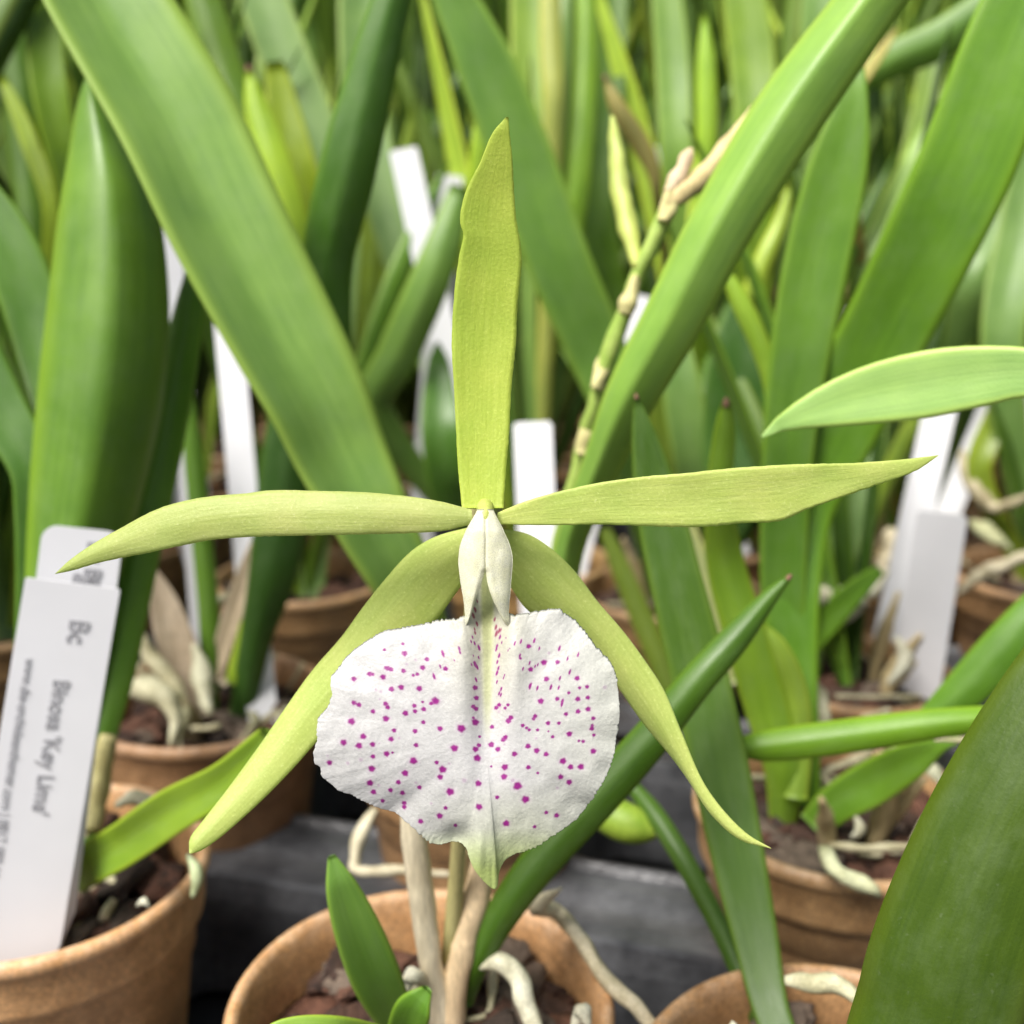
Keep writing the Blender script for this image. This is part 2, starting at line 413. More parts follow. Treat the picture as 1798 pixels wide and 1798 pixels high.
# ---------------------------------------------------------------- the flower
fl = empty('orchid_flower', at(852, 905, 13.4), 'star shaped lime green orchid flower with white magenta spotted lip, in sharp focus', 'flower')
PC = (.60, .72, .17); PC2 = (.58, .71, .10); PC3 = (.64, .73, .20)
top_l = [(889, 205), (864, 235), (842, 287), (818, 335), (808, 378), (809, 397), (814, 411), (806, 450), (798, 510), (793, 600), (797, 680), (801, 760), (804, 820), (811, 892)]
top_r = [(893, 206), (895, 235), (899, 270), (902, 320), (906, 380), (914, 430), (916, 465), (909, 530), (906, 600), (898, 680), (894, 760), (889, 820), (884, 892)]
eblade('sepal', top_l, top_r, lambda t: 12.75+.6*math.sin(t*2.2), fl, PETAL, gut(.16, 2), .0008, 90, color=PC2, ruffle=.00025, dAB=(-.02, .03), jag=1.2)
pl_t = [(97, 1007), (122, 984), (160, 957), (205, 931), (260, 902), (300, 886), (360, 873), (430, 866), (480, 861), (560, 862), (650, 865), (720, 872), (780, 882), (828, 895)]
pl_b = [(97, 1008), (130, 1001), (170, 989), (215, 979), (255, 972), (305, 961), (365, 949), (430, 943), (500, 941), (560, 940), (640, 938), (720, 936), (780, 932), (830, 920)]
eblade('petal', pl_t, pl_b, lambda t: 13.15+.12*math.cos(t*3.1)-.12*math.sin(t*3.14), fl, PETAL, keel(.16), .0008, 90, color=(.60, .67, .21), ruffle=.0003, dAB=(.04, -.03), jag=1.0)
pr_t = [(1648, 799), (1610, 804), (1570, 808), (1500, 813), (1400, 815), (1300, 821), (1200, 831), (1130, 837), (1050, 848), (970, 866), (920, 881), (874, 900)]
pr_b = [(1648, 800), (1610, 825), (1565, 843), (1480, 872), (1420, 893), (1372, 914), (1300, 919), (1230, 925), (1150, 924), (1060, 921), (980, 922), (874, 921)]
eblade('petal', pr_t, pr_b, lambda t: 12.9+.35*t-.1*math.sin(t*3.14), fl, PETAL, gut(.12, 2), .0008, 90, color=(.68, .77, .21), ruffle=.0003, dAB=(-.05, .04), jag=1.4)
sl_a = [(332, 1498), (333, 1473), (350, 1449), (400, 1385), (455, 1310), (500, 1245), (548, 1178), (600, 1118), (640, 1063), (680, 1013), (722, 968), (765, 942), (822, 926)]
sl_b = [(335, 1499), (352, 1494), (382, 1474), (422, 1440), (470, 1395), (520, 1343), (558, 1300), (605, 1255), (660, 1190), (715, 1135), (765, 1090), (800, 1042), (842, 985)]
eblade('sepal', sl_a, sl_b, lambda t: 13.5+.55*math.sin(t*2.9), fl, PETAL, keel(.16), .0009, 80, color=PC3, dAB=(.1, -.08))
sr_a = [(1354, 1489), (1311, 1464), (1266, 1419), (1231, 1368), (1197, 1288), (1166, 1213), (1132, 1160), (1092, 1106), (1050, 1057), (1010, 1004), (970, 965), (925, 937), (872, 928)]
sr_b = [(1354, 1490), (1300, 1474), (1250, 1430), (1215, 1378), (1180, 1330), (1130, 1270), (1088, 1210), (1050, 1155), (1010, 1120), (962, 1095), (925, 1070), (900, 1036), (868, 985)]
eblade('sepal', sr_a, sr_b, lambda t: 13.6+.5*math.sin(t*2.9), fl, PETAL, keel(.16), .0009, 80, color=(.70, .79, .23), dAB=(-.12, .1))

# lip
outline = [(818, 1085), (800, 1090), (770, 1093), (735, 1101), (700, 1107), (672, 1113), (645, 1128), (620, 1146), (601, 1165), (592, 1180), (582, 1190), (580, 1205), (583, 1218), (578, 1238), (570, 1252), (560, 1262), (556, 1280), (557, 1300), (550, 1325), (553, 1338), (562, 1350), (567, 1366), (580, 1375), (592, 1387), (615, 1395), (640, 1408), (670, 1420), (695, 1428), (715, 1445), (738, 1465), (755, 1480), (770, 1483), (795, 1478), (812, 1482), (820, 1492), (823, 1505), (835, 1530), (855, 1553), (868, 1562), (874, 1555), (877, 1530), (888, 1510), (905, 1500), (940, 1488), (975, 1465), (1010, 1440), (1035, 1410), (1055, 1380), (1070, 1350), (1078, 1325), (1083, 1290), (1088, 1255), (1086, 1220), (1082, 1190), (1072, 1165), (1055, 1148), (1040, 1130), (1030, 1115), (1015, 1098), (995, 1082), (978, 1073), (955, 1075), (925, 1081), (893, 1081), (884, 1068), (868, 1040), (853, 1000), (846, 1000), (838, 1035), (828, 1062), (818, 1085)]
Zs = """537 98 10;433 131 9;547 152 14;609 188 6 f;559 213 6 f;673 185 14;649 232 14;442 233 12;456 237 12;471 242 11;541 250 14;596 275 9;619 269 11;350 268 13;368 270 10;426 285 15;261 296 13;763 152 12 v;855 125 9 v;860 145 9 v;827 190 5 v;748 225 9 v;778 238 12;713 282 11 v;385 357 7 f;414 367 7 f;473 353 14;528 343 15;630 350 15;261 430 12;275 436 7;290 442 12;369 479 12;440 436 12;452 456 12;442 520 17;248 535 18;602 447 11;606 478 11;649 426 7;655 466 12;720 420 20;696 434 12;552 489 15;653 540 13;747 576 16;867 575 20;488 586 11;606 590 15;407 410 5 f;314 620 17;203 654 17;290 672 16;367 665 14;471 635 16;515 629 6 f;404 658 5 f;612 669 14;828 686 18;369 733 14;446 718 14;479 711 8;113 729 5 f;301 751 9 f;227 770 7 f;124 768 14;597 757 20;362 802 20;728 767 11;798 773 7 f;762 806 19;748 849 16;550 827 19;884 868 11 f;963 885 17;352 882 16;512 878 13;611 881 7 f;631 907 13;372 933 16;468 923 12;535 938 14;401 896 6 f;804 932 19;423 983 13;545 996 13;545 1018 11;697 997 6 f;778 1023 12;745 1068 15;638 1099 15;834 1121 11;967 1017 18;945 35 8 v;922 85 6 v;942 95 9 v;967 120 10 v;945 213 12 v;925 215 7 v;957 230 9 v;950 300 9 v;945 345 14;952 403 13;935 452 12;950 464 12;935 515 9;946 540 17;970 621 9;966 670 13;947 692 14;957 742 17;1040 566 13;1036 666 14;1073 692 14;1104 638 15;1116 624 14;1110 665 6 f;1167 719 16;1036 789 7;1112 793 18;1108 847 15;1157 868 9 f;1184 899 20;1069 963 12;1229 975 18;1120 1110 17;1280 1129 11;1346 1049 12;1404 1065 12;1409 910 7 f;1298 826 8;1245 794 14;1243 675 14;1292 700 14;1345 720 14;1440 759 16;1483 792 14;1541 791 16;1427 848 14;1475 878 14;1611 703 14;1476 606 15;1382 622 11;1297 583 9;1358 591 6;1288 630 6 f;1213 558 12;1235 572 8;1250 583 8;1356 545 11;1417 545 10;1275 520 10;1283 505 11;1133 532 15;1146 514 15;1064 458 11;1080 442 10;1114 460 10;1130 442 10;1080 480 7 f;1457 494 13;1525 479 12;1582 466 14;1611 518 13;1605 558 10;1603 576 14;1614 612 11;1530 645 8;1554 648 9;1436 425 11 v;1434 440 10 v;1408 408 12;1315 421 18;1524 409 13;1580 401 13;1473 374 9;1534 346 9;1576 340 10;1676 343 8 f;1520 292 15;1478 257 11 v;1423 292 9 v;1372 342 12 v;1416 345 8 v;1347 296 13;1296 347 9 v;1255 335 12 v;1092 352 8 v;1080 378 9 v;1090 385 7 v;1110 275 6 v;1105 290 5 v;1409 201 13;1466 183 9 v;1525 160 10 v;1420 124 11 v;1333 203 16;1298 215 6 v;1283 225 6 v;1252 205 9 v;1258 242 12;1215 238 8 v;1197 165 9 v;1200 180 8;1307 125 8 v;1361 150 6 f;1278 80 9 v;1247 112 12;1203 85 10 v;1168 95 8 v;1140 125 4 v;1130 135 4 v;1117 65 4 v;1080 165 9 v;1070 200 9 v;1076 235 8 v;1068 262 9 v;1068 312 8 v;1065 40 11 v;1085 60 8 v;1068 112 9 v;1064 130 7 v;1090 20 7 v;930 60 6 v;965 175 7 v;935 165 5 v;1095 90 5 v;957 -142 7 v;945 -95 11 v;935 -60 10 v;955 -15 10 v;942 15 7 v;1055 -40 9 v;1062 5 10 v;1080 25 9 v"""
spots = []
for q in Zs.split(';'):
    p = q.split(); X = 540+float(p[0])/3.211; Y = 1100+float(p[1])/3.211; r = float(p[2])/3.211
    spots.append((X, Y, r*1.05*(1+.12*math.sin(X*7+Y*3)), 'v' in p, 'f' in p))
NA, NRr = 900, 190
P = cr(outline[:-1]+[outline[0]], NA+1)[:-1]
CX, CY = 852., 1290.
d = P-np.array([CX, CY]); ln = np.linalg.norm(d, axis=1)
jit = np.array([2.2*noise.noise(Vector((i*.17, 3, 0)))+3.0*noise.noise(Vector((i*.47, 9, 0))) for i in range(NA)])
mask = np.where(P[:, 1] < 1070, 0, 1)*np.where((P[:, 1] > 1500), .2, 1)
rr = (np.arange(NRr)+.5)/NRr
rr = rr/rr[-1]
GX = CX+(P[:, 0]-CX)[None, :]*rr[:, None]; GY = CY+(P[:, 1]-CY)[None, :]*rr[:, None]
edge = (d/ln[:, None]*(jit*mask)[:, None]); fade = rr**14
GX = GX+edge[:, 0][None, :]*fade[:, None]; GY = GY+edge[:, 1][None, :]*fade[:, None]
RR = np.repeat(rr[:, None], NA, 1)
dx = GX-857; ang = np.arctan2(GY-CY, GX-CX)
low = 1/(1+np.exp(-(GY-1330)/45))
# relief in centimetres towards the viewer
up = 1-low
relief = .24*(1-RR**2.4)*(.7+.3*low)+.0004*(GY-1290)
relief += -.16*np.exp(-(dx/26)**2)*up + .10*np.exp(-((np.abs(dx)-46)/26)**2)*up*np.clip((1330-GY)/200, 0, 1)
relief += .012*np.exp(-(dx/8)**2)*up
side = np.clip((np.abs(dx)-60)/200, 0, 1)
relief += .12*np.sin(np.clip((GY-1080)/330, 0, 1)*3.14)*side
vein = np.array([noise.noise(Vector((math.cos(a)*4.2+5, math.sin(a)*4.2, 1.5))) for a in np.arctan2(P[:, 1]-CY, P[:, 0]-CX)])
vein2 = np.array([noise.noise(Vector((math.cos(a)*17+5, math.sin(a)*17, 4.5))) for a in np.arctan2(P[:, 1]-CY, P[:, 0]-CX)])
relief += .07*vein[None, :]*RR**3+.003*vein2[None, :]*RR**6
relief += -.10*np.exp(-(((GX-800)/30)**2+((GY-1470)/22)**2))+.05*np.exp(-(((GX-842)/10)**2+((GY-1500)/40)**2))-.012*np.exp(-(((GX-864)/4)**2))*np.clip((GY-1490)/30, 0, 1)
relief += -.5*np.clip((1110-GY)/110, 0, 1)**1.5*np.exp(-(dx/30)**4)
ripple = np.array([[noise.noise(Vector((GX[a, b]*.035, GY[a, b]*.035, 2))) for b in range(0, NA, 6)] for a in range(0, NRr, 5)])
from_r = np.clip(np.arange(NRr)/5, 0, ripple.shape[0]-1.001); from_c = (np.arange(NA)/6) % ripple.shape[1]
r0 = from_r.astype(int); c0_ = from_c.astype(int); c1_ = (c0_+1) % ripple.shape[1]; fr = (from_r-r0)[:, None]; fc = (from_c-c0_)[None, :]
rip = (ripple[r0][:, c0_]*(1-fc)+ripple[r0][:, c1_]*fc)*(1-fr)+(ripple[r0+1][:, c0_]*(1-fc)+ripple[r0+1][:, c1_]*fc)*fr
relief += .018*rip*RR
DD = 13.02-relief
u = (GX-899)/F; v = (GY-899)/F
WX = u*DD; WY = DD*math.cos(TH)-v*DD*math.sin(TH); WZ = HC-DD*math.sin(TH)-v*DD*math.cos(TH)
def srgb(r, g, b):
    return np.array([((c/255+.055)/1.055)**2.4 if c > 10 else c/3294 for c in (r, g, b)])
white = np.array([.66, .66, .65]); green = np.array([.70, .76, .40]); strip = np.array([.62, .66, .33])
C = np.broadcast_to(white, GX.shape+(3,)).copy()
def mixc(C, col, f): return C*(1-f[..., None])+col*f[..., None]
warm = np.exp(-((dx/70)**2))*np.clip((1290-GY)/180, 0, 1)
C = mixc(C, np.array([.64, .635, .47]), warm*.8)
C = mixc(C, np.array([.60, .66, .36]), np.clip((GY-1370)/130, 0, 1)*np.exp(-((GX-905)/130)**2)*.6)
C = mixc(C, np.array([.74, .78, .6]), np.clip((GX-900)/180, 0, 1)*.35)
C = mixc(C, np.array([.50, .62, .18]), np.clip((GY-1455)/75, 0, 1)*.9)
sw = 8+5*np.clip((1300-GY)/250, 0, 1)
C = mixc(C, strip, np.clip((sw+2-np.abs(dx+1))/8, 0, 1)*np.clip((1310-GY)/90, 0, 1)*.75)
C = mixc(C, np.array([.55, .60, .22]), np.clip((sw-np.abs(dx+1))/5, 0, 1)*np.clip((1150-GY)/80, 0, 1)*.6)
mag = np.array([.33, .022, .25]); faint = np.array([.50, .38, .48])
wob = 2.0
for (sx, sy, sr, vert, fa) in spots:
    ax, ay = (sr*.62, sr*1.45) if vert else (sr*1.0, sr*.92)
    skew = .45 if sx > 857 else -.45
    if not vert: skew *= .3
    ddx = GX-sx; ddy = GY-sy; rx = ddx+skew*ddy*(.6 if vert else .5)
    mk = (np.abs(ddx) < 22) & (np.abs(ddy) < 22)
    if not mk.any(): continue
    q = np.sqrt((rx[mk]/ax)**2+(ddy[mk]/ay)**2)
    th = np.arctan2(ddy[mk], rx[mk]); q = q*(1+.06*np.sin(th*3+sx)+.07*np.sin(th*5+sy))
    f = np.clip((1.22-q)/.5, 0, 1)**.8*(.55 if fa else 1)
    halo = np.clip((2.1-q)/1.2, 0, 1)*.20
    c = C[mk]; c = c*(1-halo[:, None])+np.array([.72, .42, .70])*halo[:, None]
    mg = faint if fa else (mag if sy > 1115 or not vert else np.array([.33, .08, .13]))
    C[mk] = c*(1-f[:, None])+mg*f[:, None]
nv = NA*NRr
V = np.stack([WX, WY, WZ], -1).reshape(-1, 3)*CM
c0 = V[:NA].mean(0)
# back side 0.5 mm behind
Vb = V+np.array([0, .0006, .0001])
verts = np.vstack([V, Vb, c0[None], (c0+np.array([0, .0006, 0]))[None]])
i0 = np.arange(NRr-1)[:, None]*NA+np.arange(NA)[None, :]; i1 = np.arange(NRr-1)[:, None]*NA+(np.arange(NA)[None, :]+1) % NA
F1 = np.stack([i0, i1, i1+NA, i0+NA], -1).reshape(-1, 4)
F2 = np.stack([i0+nv, i0+NA+nv, i1+NA+nv, i1+nv], -1).reshape(-1, 4)
e0 = (NRr-1)*NA+np.arange(NA); e1 = (NRr-1)*NA+(np.arange(NA)+1) % NA
F3 = np.stack([e0, e1, e1+nv, e0+nv], -1)
faces = np.vstack([F1, F2, F3]).tolist()
for k in range(NA):
    faces.append((2*nv, (k+1) % NA, k)); faces.append((2*nv+1, nv+k, nv+(k+1) % NA))
lip = link('lip', verts.tolist(), faces, LIP, fl); lip['label'] = 'broad white ruffled lip with magenta spots and a green pointed tip'
ca = lip.data.color_attributes.new('col', 'FLOAT_COLOR', 'POINT')
cc = np.ones((2*nv+2, 4), np.float32); cc[:nv, :3] = C.reshape(-1, 3); cc[nv:2*nv, :3] = C.reshape(-1, 3)*.5+white*.5; cc[2*nv:, :3] = white
ca.data.foreach_set('color', cc.ravel())
# the rolled tube above the lip
def tube_half(outer, inner, seed):
    """one side of the rolled tube: a half cylinder cut along the middle seam, opening into the lip below"""
    n, m = 60, 22; o_ = np.array(outer, float); q_ = np.array(inner, float); ys = np.linspace(894, 1108, n)
    xo = np.interp(ys, o_[:, 1], o_[:, 0]); xi = np.interp(ys, q_[:, 1], q_[:, 0])
    k = np.ones(5)/5
    xo = np.convolve(np.pad(xo, 2, mode='edge'), k, 'valid'); xi = np.convolve(np.pad(xi, 2, mode='edge'), k, 'valid')
    vs = []; uv = []
    for lay in (0, .035):
        for a in range(n):
            y = ys[a]; W = abs(xo[a]-852)+1; H = .145*min(1, .35+(y-894)/60)*(1-max(0, (y-1040)/92)**1.5)
            lipd = 13.0-.03*max(0, (y-1085)/45)
            for b in range(m):
                f = b/(m-1); x = xi[a]*(1-f)+xo[a]*f+.5*noise.noise(Vector((a*.3, seed, 0)))*(f in (0, 1))
                dome = math.sqrt(max(0, 1-((x-852)/W)**2)); seam = -.016*math.exp(-((x-852)/2.4)**2)
                curl = .03*math.exp(-((f)/.12)**2)*(1 if y > 1000 else 0)
                D = lipd-H*dome-seam+curl+.012*noise.noise(Vector((x*.06, y*.03, seed)))+lay+(.08*max(0, (y-1090)/18))
                vs.append(at(x, y, D)); uv.append((f, a/n*2))
    N_ = n*m; fs = []
    for a in range(n-1):
        for b in range(m-1):
            c = a*m+b; fs.append((c, c+1, c+m+1, c+m)); fs.append((N_+c, N_+c+m, N_+c+m+1, N_+c+1))
    for a in range(n-1):
        for b in (0, m-1): c = a*m+b; fs.append((c, c+m, N_+c+m, N_+c))
    for b in range(m-1):
        for a in (0, n-1): c = a*m+b; fs.append((c, c+1, N_+c+1, N_+c))
    return link('lip_tube_flap', vs, fs, CREAM, fl, uvs=uv)
tube_half([(839, 894), (833, 905), (818, 930), (807, 957), (804, 985), (808, 1020), (814, 1055), (817, 1085), (816, 1098), (812, 1108)],
          [(852, 894), (852, 1004), (843, 1030), (836, 1050), (827, 1080), (820, 1098), (814, 1108)], 3)
tube_half([(865, 894), (871, 905), (884, 930), (896, 957), (901, 980), (898, 1020), (895, 1055), (893, 1080), (896, 1096), (900, 1108)],
          [(852, 894), (852.5, 1004), (857, 1030), (864, 1050), (878, 1080), (887, 1096), (898, 1108)], 8)
tube('column', [at(852, 880, 13.45), at(852, 890, 13.25), at(852, 898, 13.08), at(852, 910, 12.98), at(852, 925, 12.98)],
     [.0007, .0010, .0010, .0007, .0002], simple('column green', (.50, .58, .10), (.62, .66, .2), 700, .4, .0002, transl=.2), fl, seg=16, n=24)
tube('flower_stem', [at(852, 900, 13.5), at(840, 1000, 14.6), at(825, 1150, 15.6), at(815, 1350, 16.8), at(800, 1560, 17.9), at(790, 1700, 18.4)],
     [.0022, .0016, .0013, .0012, .0013, .0016], CANE, fl, n=40, color=(.8, .85, .5))
# ---------------------------------------------------------------- plants
def plant(key, label, name='orchid_plant', group='potted orchid plants around the flower'):
    x, y = near[key][:2]
    return empty(name, (x*CM, y*CM, -.01), label, 'orchid plant', group)
def base(key, dx=0, dy=0, z=-1.0):
    """pixel and depth of a pot's soil"""
    x, y = near[key][:2]; x += dx; y += dy
    D = y*math.cos(TH)+(HC-z)*math.sin(TH); v = ((HC-z)*math.cos(TH)-y*math.sin(TH))/D
    return 899+x/D*F, 899+v*F, D
def L(par, st, col, prof=gut(.25), thick=.0016, roll=0, mat=None, tip=None, name='leaf', key=None, bw=40, bo=(0, 0), n=40):
    st = list(st)
    if key:
        bx, by, bD = base(key, *bo); st.append((bx, by, bw, bD))
    o = blade(name, st, par, mat or LEAF, col, prof, thick, roll=roll, n=n)
    if tip:
        x, y, w_, D = st[0][:4]; x2, y2 = st[1][:2]; dl = math.hypot(x2-x, y2-y); ux, uy = (x-x2)/dl, (y-y2)/dl
        ptube('leaf_tip', [(x-ux*tip*.6, y-uy*tip*.6, tip*.75, D-.02), (x, y, tip*.8, D), (x+ux*tip*.5, y+uy*tip*.5, tip*.3, D)], TIP, o)
    return o
# --- mid back plant: the two big leaves crossing behind the flower, the old jointed stalk
p = plant('mid_back', 'orchid plant behind the flower, two big leaves fanning to the top corners, old jointed stalk')
L(p, [(160, -60, 196, 21.2), (192, 0, 200, 21.2), (310, 200, 209, 21.3), (405, 400, 205, 21.5), (508, 600, 190, 21.9), (560, 700, 176, 22.2), (602, 800, 160, 22.6), (660, 920, 135, 23), (725, 1060, 105, 24)], (.17, .30, .085), gut(.46, 1.3), .0026, roll=24, key='mid_back', bw=60, bo=(-.8, 0), n=60)
L(p, [(1575, -60, 106, 18.6), (1529, 0, 110, 18.7), (1385, 200, 124, 18.8), (1264, 400, 114, 19.1), (1182, 560, 106, 19.6), (1106, 700, 90, 20.4), (1051, 830, 66, 21.6), (1003, 950, 54, 23), (975, 1100, 50, 24.4)], (.19, .34, .075), lambda s_: .62*(1-abs(s_)**1.12), .003, roll=-10, key='mid_back', bw=45, bo=(.8, 0), n=60)
L(p, [(700, -50, 60, 22.5), (655, 120, 84, 22.8), (610, 300, 100, 23.2), (575, 480, 86, 24), (600, 700, 60, 25)], DARK, keel(.35), .0022, key='mid_back', bw=40, bo=(-1.2, .6))
sp = ptube('flower_stalk', [(1178, 352, 30, 20.6), (1150, 420, 31, 20.8), (1122, 480, 29, 21), (1098, 545, 27, 21.3), (1070, 620, 31, 21.6), (1048, 700, 27, 22), (1030, 765, 30, 22.5), (1005, 860, 26, 23), (960, 1050, 26, 24.5), (930, 1250, 24, 26)], STEMG, p, color=(1.1, 1.1, 1), n=70, bump=.12)
for x, y, w_, D in ((1174, 355, 30, 20.5), (1108, 520, 35, 20.9), (1056, 650, 31, 21.7), (1031, 765, 33, 22.4)):
    ptube('node_sheath', [(x+11, y-36, w_*.4, D), (x+5, y-14, w_*.72, D), (x-2, y+12, w_*.88, D), (x-9, y+34, w_*.72, D)], CANE, sp, color=(1.1, 1.2, .75), bump=.5)
ptube('dried_bract', [(1170, 358, 20, 20.5), (1205, 335, 34, 20.6), (1245, 300, 34, 20.8), (1290, 240, 26, 21), (1338, 175, 12, 21.3)], CANE, sp, color=(1.15, 1.1, .75), bump=.25)
ptube('dried_bract', [(1175, 340, 22, 20.5), (1192, 305, 30, 20.6), (1205, 280, 26, 20.7), (1212, 262, 10, 20.8)], CANE, sp, color=(1.2, 1.1, 1.0), bump=.4)
ptube('dried_bract', [(1118, 470, 14, 20.9), (1108, 420, 34, 21.1), (1092, 350, 36, 21.4), (1082, 260, 30, 21.8), (1075, 205, 8, 22)], LEAF, sp, color=(.42, .48, .16), bump=.2)
# --- left plant
p = plant('left', 'orchid plant with one very broad upright leaf, growing behind the printed label')
L(p, [(152, 138, 8, 22.4), (165, 190, 60, 22.3), (190, 330, 150, 22.2), (194, 500, 196, 22.2), (180, 680, 208, 22.2), (152, 860, 186, 22.3), (125, 1030, 150, 22.4), (105, 1250, 110, 22.5)], (.105, .21, .03), keel(.66), .003, key='left', bw=60, bo=(0, .6), n=60)
L(p, [(352, 425, 22, 23.6), (322, 600, 60, 23.6), (285, 780, 72, 23.5), (240, 980, 76, 23.4), (205, 1180, 62, 23.2), (165, 1360, 46, 22.8)], MID, keel(.35), .0018, key='left', bw=40, bo=(.6, .3))
L(p, [(470, 1290, 34, 18.6), (390, 1372, 66, 19), (300, 1425, 80, 19.6), (220, 1480, 78, 20.3), (140, 1530, 70, 21)], (.15, .25, .022), gut(.4), .002, key='left', bw=44, bo=(.2, .3))
L(p, [(-60, 300, 60, 23), (20, 440, 96, 23), (70, 600, 90, 23), (110, 800, 80, 22.5)], (.08, .18, .03), gut(.2), key='left', bw=40, bo=(-.4, .8))
L(p, [(-100, 480, 70, 22), (-10, 700, 92, 22), (60, 850, 70, 22)], DARK, gut(.2), key='left', bw=40, bo=(-.8, .4))
ptube('root', [(330, 1500, 20, 20.2), (345, 1540, 30, 20), (338, 1575, 24, 20)], ROOT, p, color=(.8, .95, .7), bump=.3)
ptube('root', [(240, 1590, 10, 19.6), (252, 1583, 16, 19.4), (262, 1592, 10, 19.4)], ROOT, p, bump=.3)
ptube('dry_stem', [(190, 1290, 30, 22.3), (172, 1380, 42, 22.2), (160, 1460, 34, 21.8)], CANE, p, color=(.7, .75, .45), bump=.2)
ptube('root', [(145, 1410, 26, 22), (166, 1432, 32, 22), (150, 1470, 20, 22)], ROOT, p, color=(.9, .85, .65), bump=.4)
ptube('root', [(205, 1415, 30, 22.3), (232, 1402, 36, 22.1), (262, 1412, 28, 22), (275, 1440, 18, 21.8)], ROOT, p, bump=.3)
# --- centre plant
p = plant('centre', 'orchid plant in the pot below the flower, with pale bare canes and three short leaves')
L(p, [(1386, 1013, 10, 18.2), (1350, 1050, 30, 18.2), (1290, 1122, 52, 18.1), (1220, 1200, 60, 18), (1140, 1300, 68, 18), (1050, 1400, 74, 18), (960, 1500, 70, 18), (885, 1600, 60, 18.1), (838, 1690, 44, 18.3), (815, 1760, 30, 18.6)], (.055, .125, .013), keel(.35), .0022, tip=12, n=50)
L(p, [(582, 1503, 14, 16.2), (600, 1560, 56, 16.2), (630, 1640, 82, 16.4), (662, 1720, 86, 16.8), (700, 1800, 60, 17.5)], (.12, .24, .05), gut(.4), .0022)
L(p, [(750, 1738, 20, 15.9), (725, 1775, 66, 16), (705, 1830, 60, 16.6)], MID, gut(.4), .002)
L(p, [(430, 1840, 20, 14.4), (500, 1802, 26, 14.5), (600, 1812, 50, 14.8), (720, 1850, 60, 16)], (.19, .32, .05), gut(.3), .002)
ptube('cane', [(718, 1380, 34, 17.6), (728, 1480, 46, 17.8), (742, 1580, 46, 18), (755, 1680, 42, 18.1), (775, 1790, 52, 18.3)], CANE, p, color=(1.15, 1.2, 1.2), bump=.08, n=40)
ptube('cane', [(845, 1500, 30, 18.2), (838, 1570, 46, 18.2), (818, 1640, 48, 18.2), (800, 1730, 44, 18.2), (790, 1810, 50, 18.3)], CANE, p, color=(1.25, 1.12, .95), bump=.12, n=40)
ptube('cane', [(812, 1490, 26, 18.6), (806, 1570, 30, 18.6), (790, 1680, 34, 18.6), (785, 1800, 40, 18.6)], CANE, p, color=(.95, .85, .65), bump=.12, n=40)
ptube('root', [(715, 1740, 30, 17.8), (725, 1715, 40, 17.8), (750, 1730, 34, 18)], ROOT, p, color=(1.1, 1.1, 1.1), bump=.2)
ptube('root', [(840, 1700, 22, 18.2), (880, 1692, 40, 18), (912, 1722, 46, 17.8), (925, 1770, 44, 17.6), (955, 1830, 46, 17.3)], ROOT, p, color=(1.1, 1.1, 1.05), bump=.15)
ptube('root', [(1005, 1830, 24, 17), (1022, 1775, 38, 17), (1035, 1800, 30, 16.9)], ROOT, p, bump=.3)
ptube('root', [(985, 1560, 16, 18.6), (945, 1590, 40, 18.9), (975, 1600, 36, 19.3), (1010, 1640, 34, 19.0), (1050, 1700, 36, 18.6), (1110, 1765, 36, 18.2), (1180, 1830, 36, 18)], ROOT, p, color=(1.0, .92, .82), bump=.15, n=50)
# --- roots lying behind the centre pot belong to the mid back pot
pm = [o for o in COL.objects if o.name == 'orchid_plant'][0]
ptube('root', [(660, 1420, 26, 24), (635, 1460, 28, 23.8), (622, 1520, 26, 23.5), (630, 1528, 26, 23.4), (700, 1528, 24, 23.2), (790, 1535, 24, 23)], ROOT, pm, color=(.95, .88, .8), bump=.15, n=40)
# --- low right plant
p = plant('low_right', 'orchid plant with long pointed leaf running down right of the lip to the bottom edge')
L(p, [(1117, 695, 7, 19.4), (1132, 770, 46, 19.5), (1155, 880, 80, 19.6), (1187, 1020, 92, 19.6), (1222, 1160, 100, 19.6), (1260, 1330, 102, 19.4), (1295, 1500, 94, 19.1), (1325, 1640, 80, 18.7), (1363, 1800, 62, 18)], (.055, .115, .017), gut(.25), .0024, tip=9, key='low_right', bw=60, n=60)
L(p, [(1110, 1380, 24, 21.5), (1150, 1430, 34, 21), (1200, 1510, 36, 20.4), (1260, 1620, 36, 20), (1315, 1740, 38, 19.4)], (.045, .10, .014), keel(.3), .002, key='low_right', bw=40, bo=(-.4, 0))
b_ = ptube('leaf_bud', [(1030, 1405, 30, 21.6), (1060, 1425, 62, 21.4), (1100, 1445, 70, 21.2), (1135, 1455, 52, 21.1), (1156, 1460, 22, 21)], STEMG, p, color=(.75, .8, .35), n=30, seg=16)
ptube('bud_tip', [(1152, 1459, 18, 21), (1162, 1462, 16, 20.9), (1170, 1464, 5, 20.9)], ROOT, b_)
ptube('root', [(1378, 1722, 40, 17.2), (1420, 1724, 44, 17.1), (1470, 1730, 46, 16.9), (1520, 1765, 44, 16.7)], ROOT, p, color=(1.1, 1.1, .95), bump=.15)
ptube('root', [(1290, 1795, 30, 16.3), (1270, 1830, 40, 16.2)], ROOT, p, bump=.2)
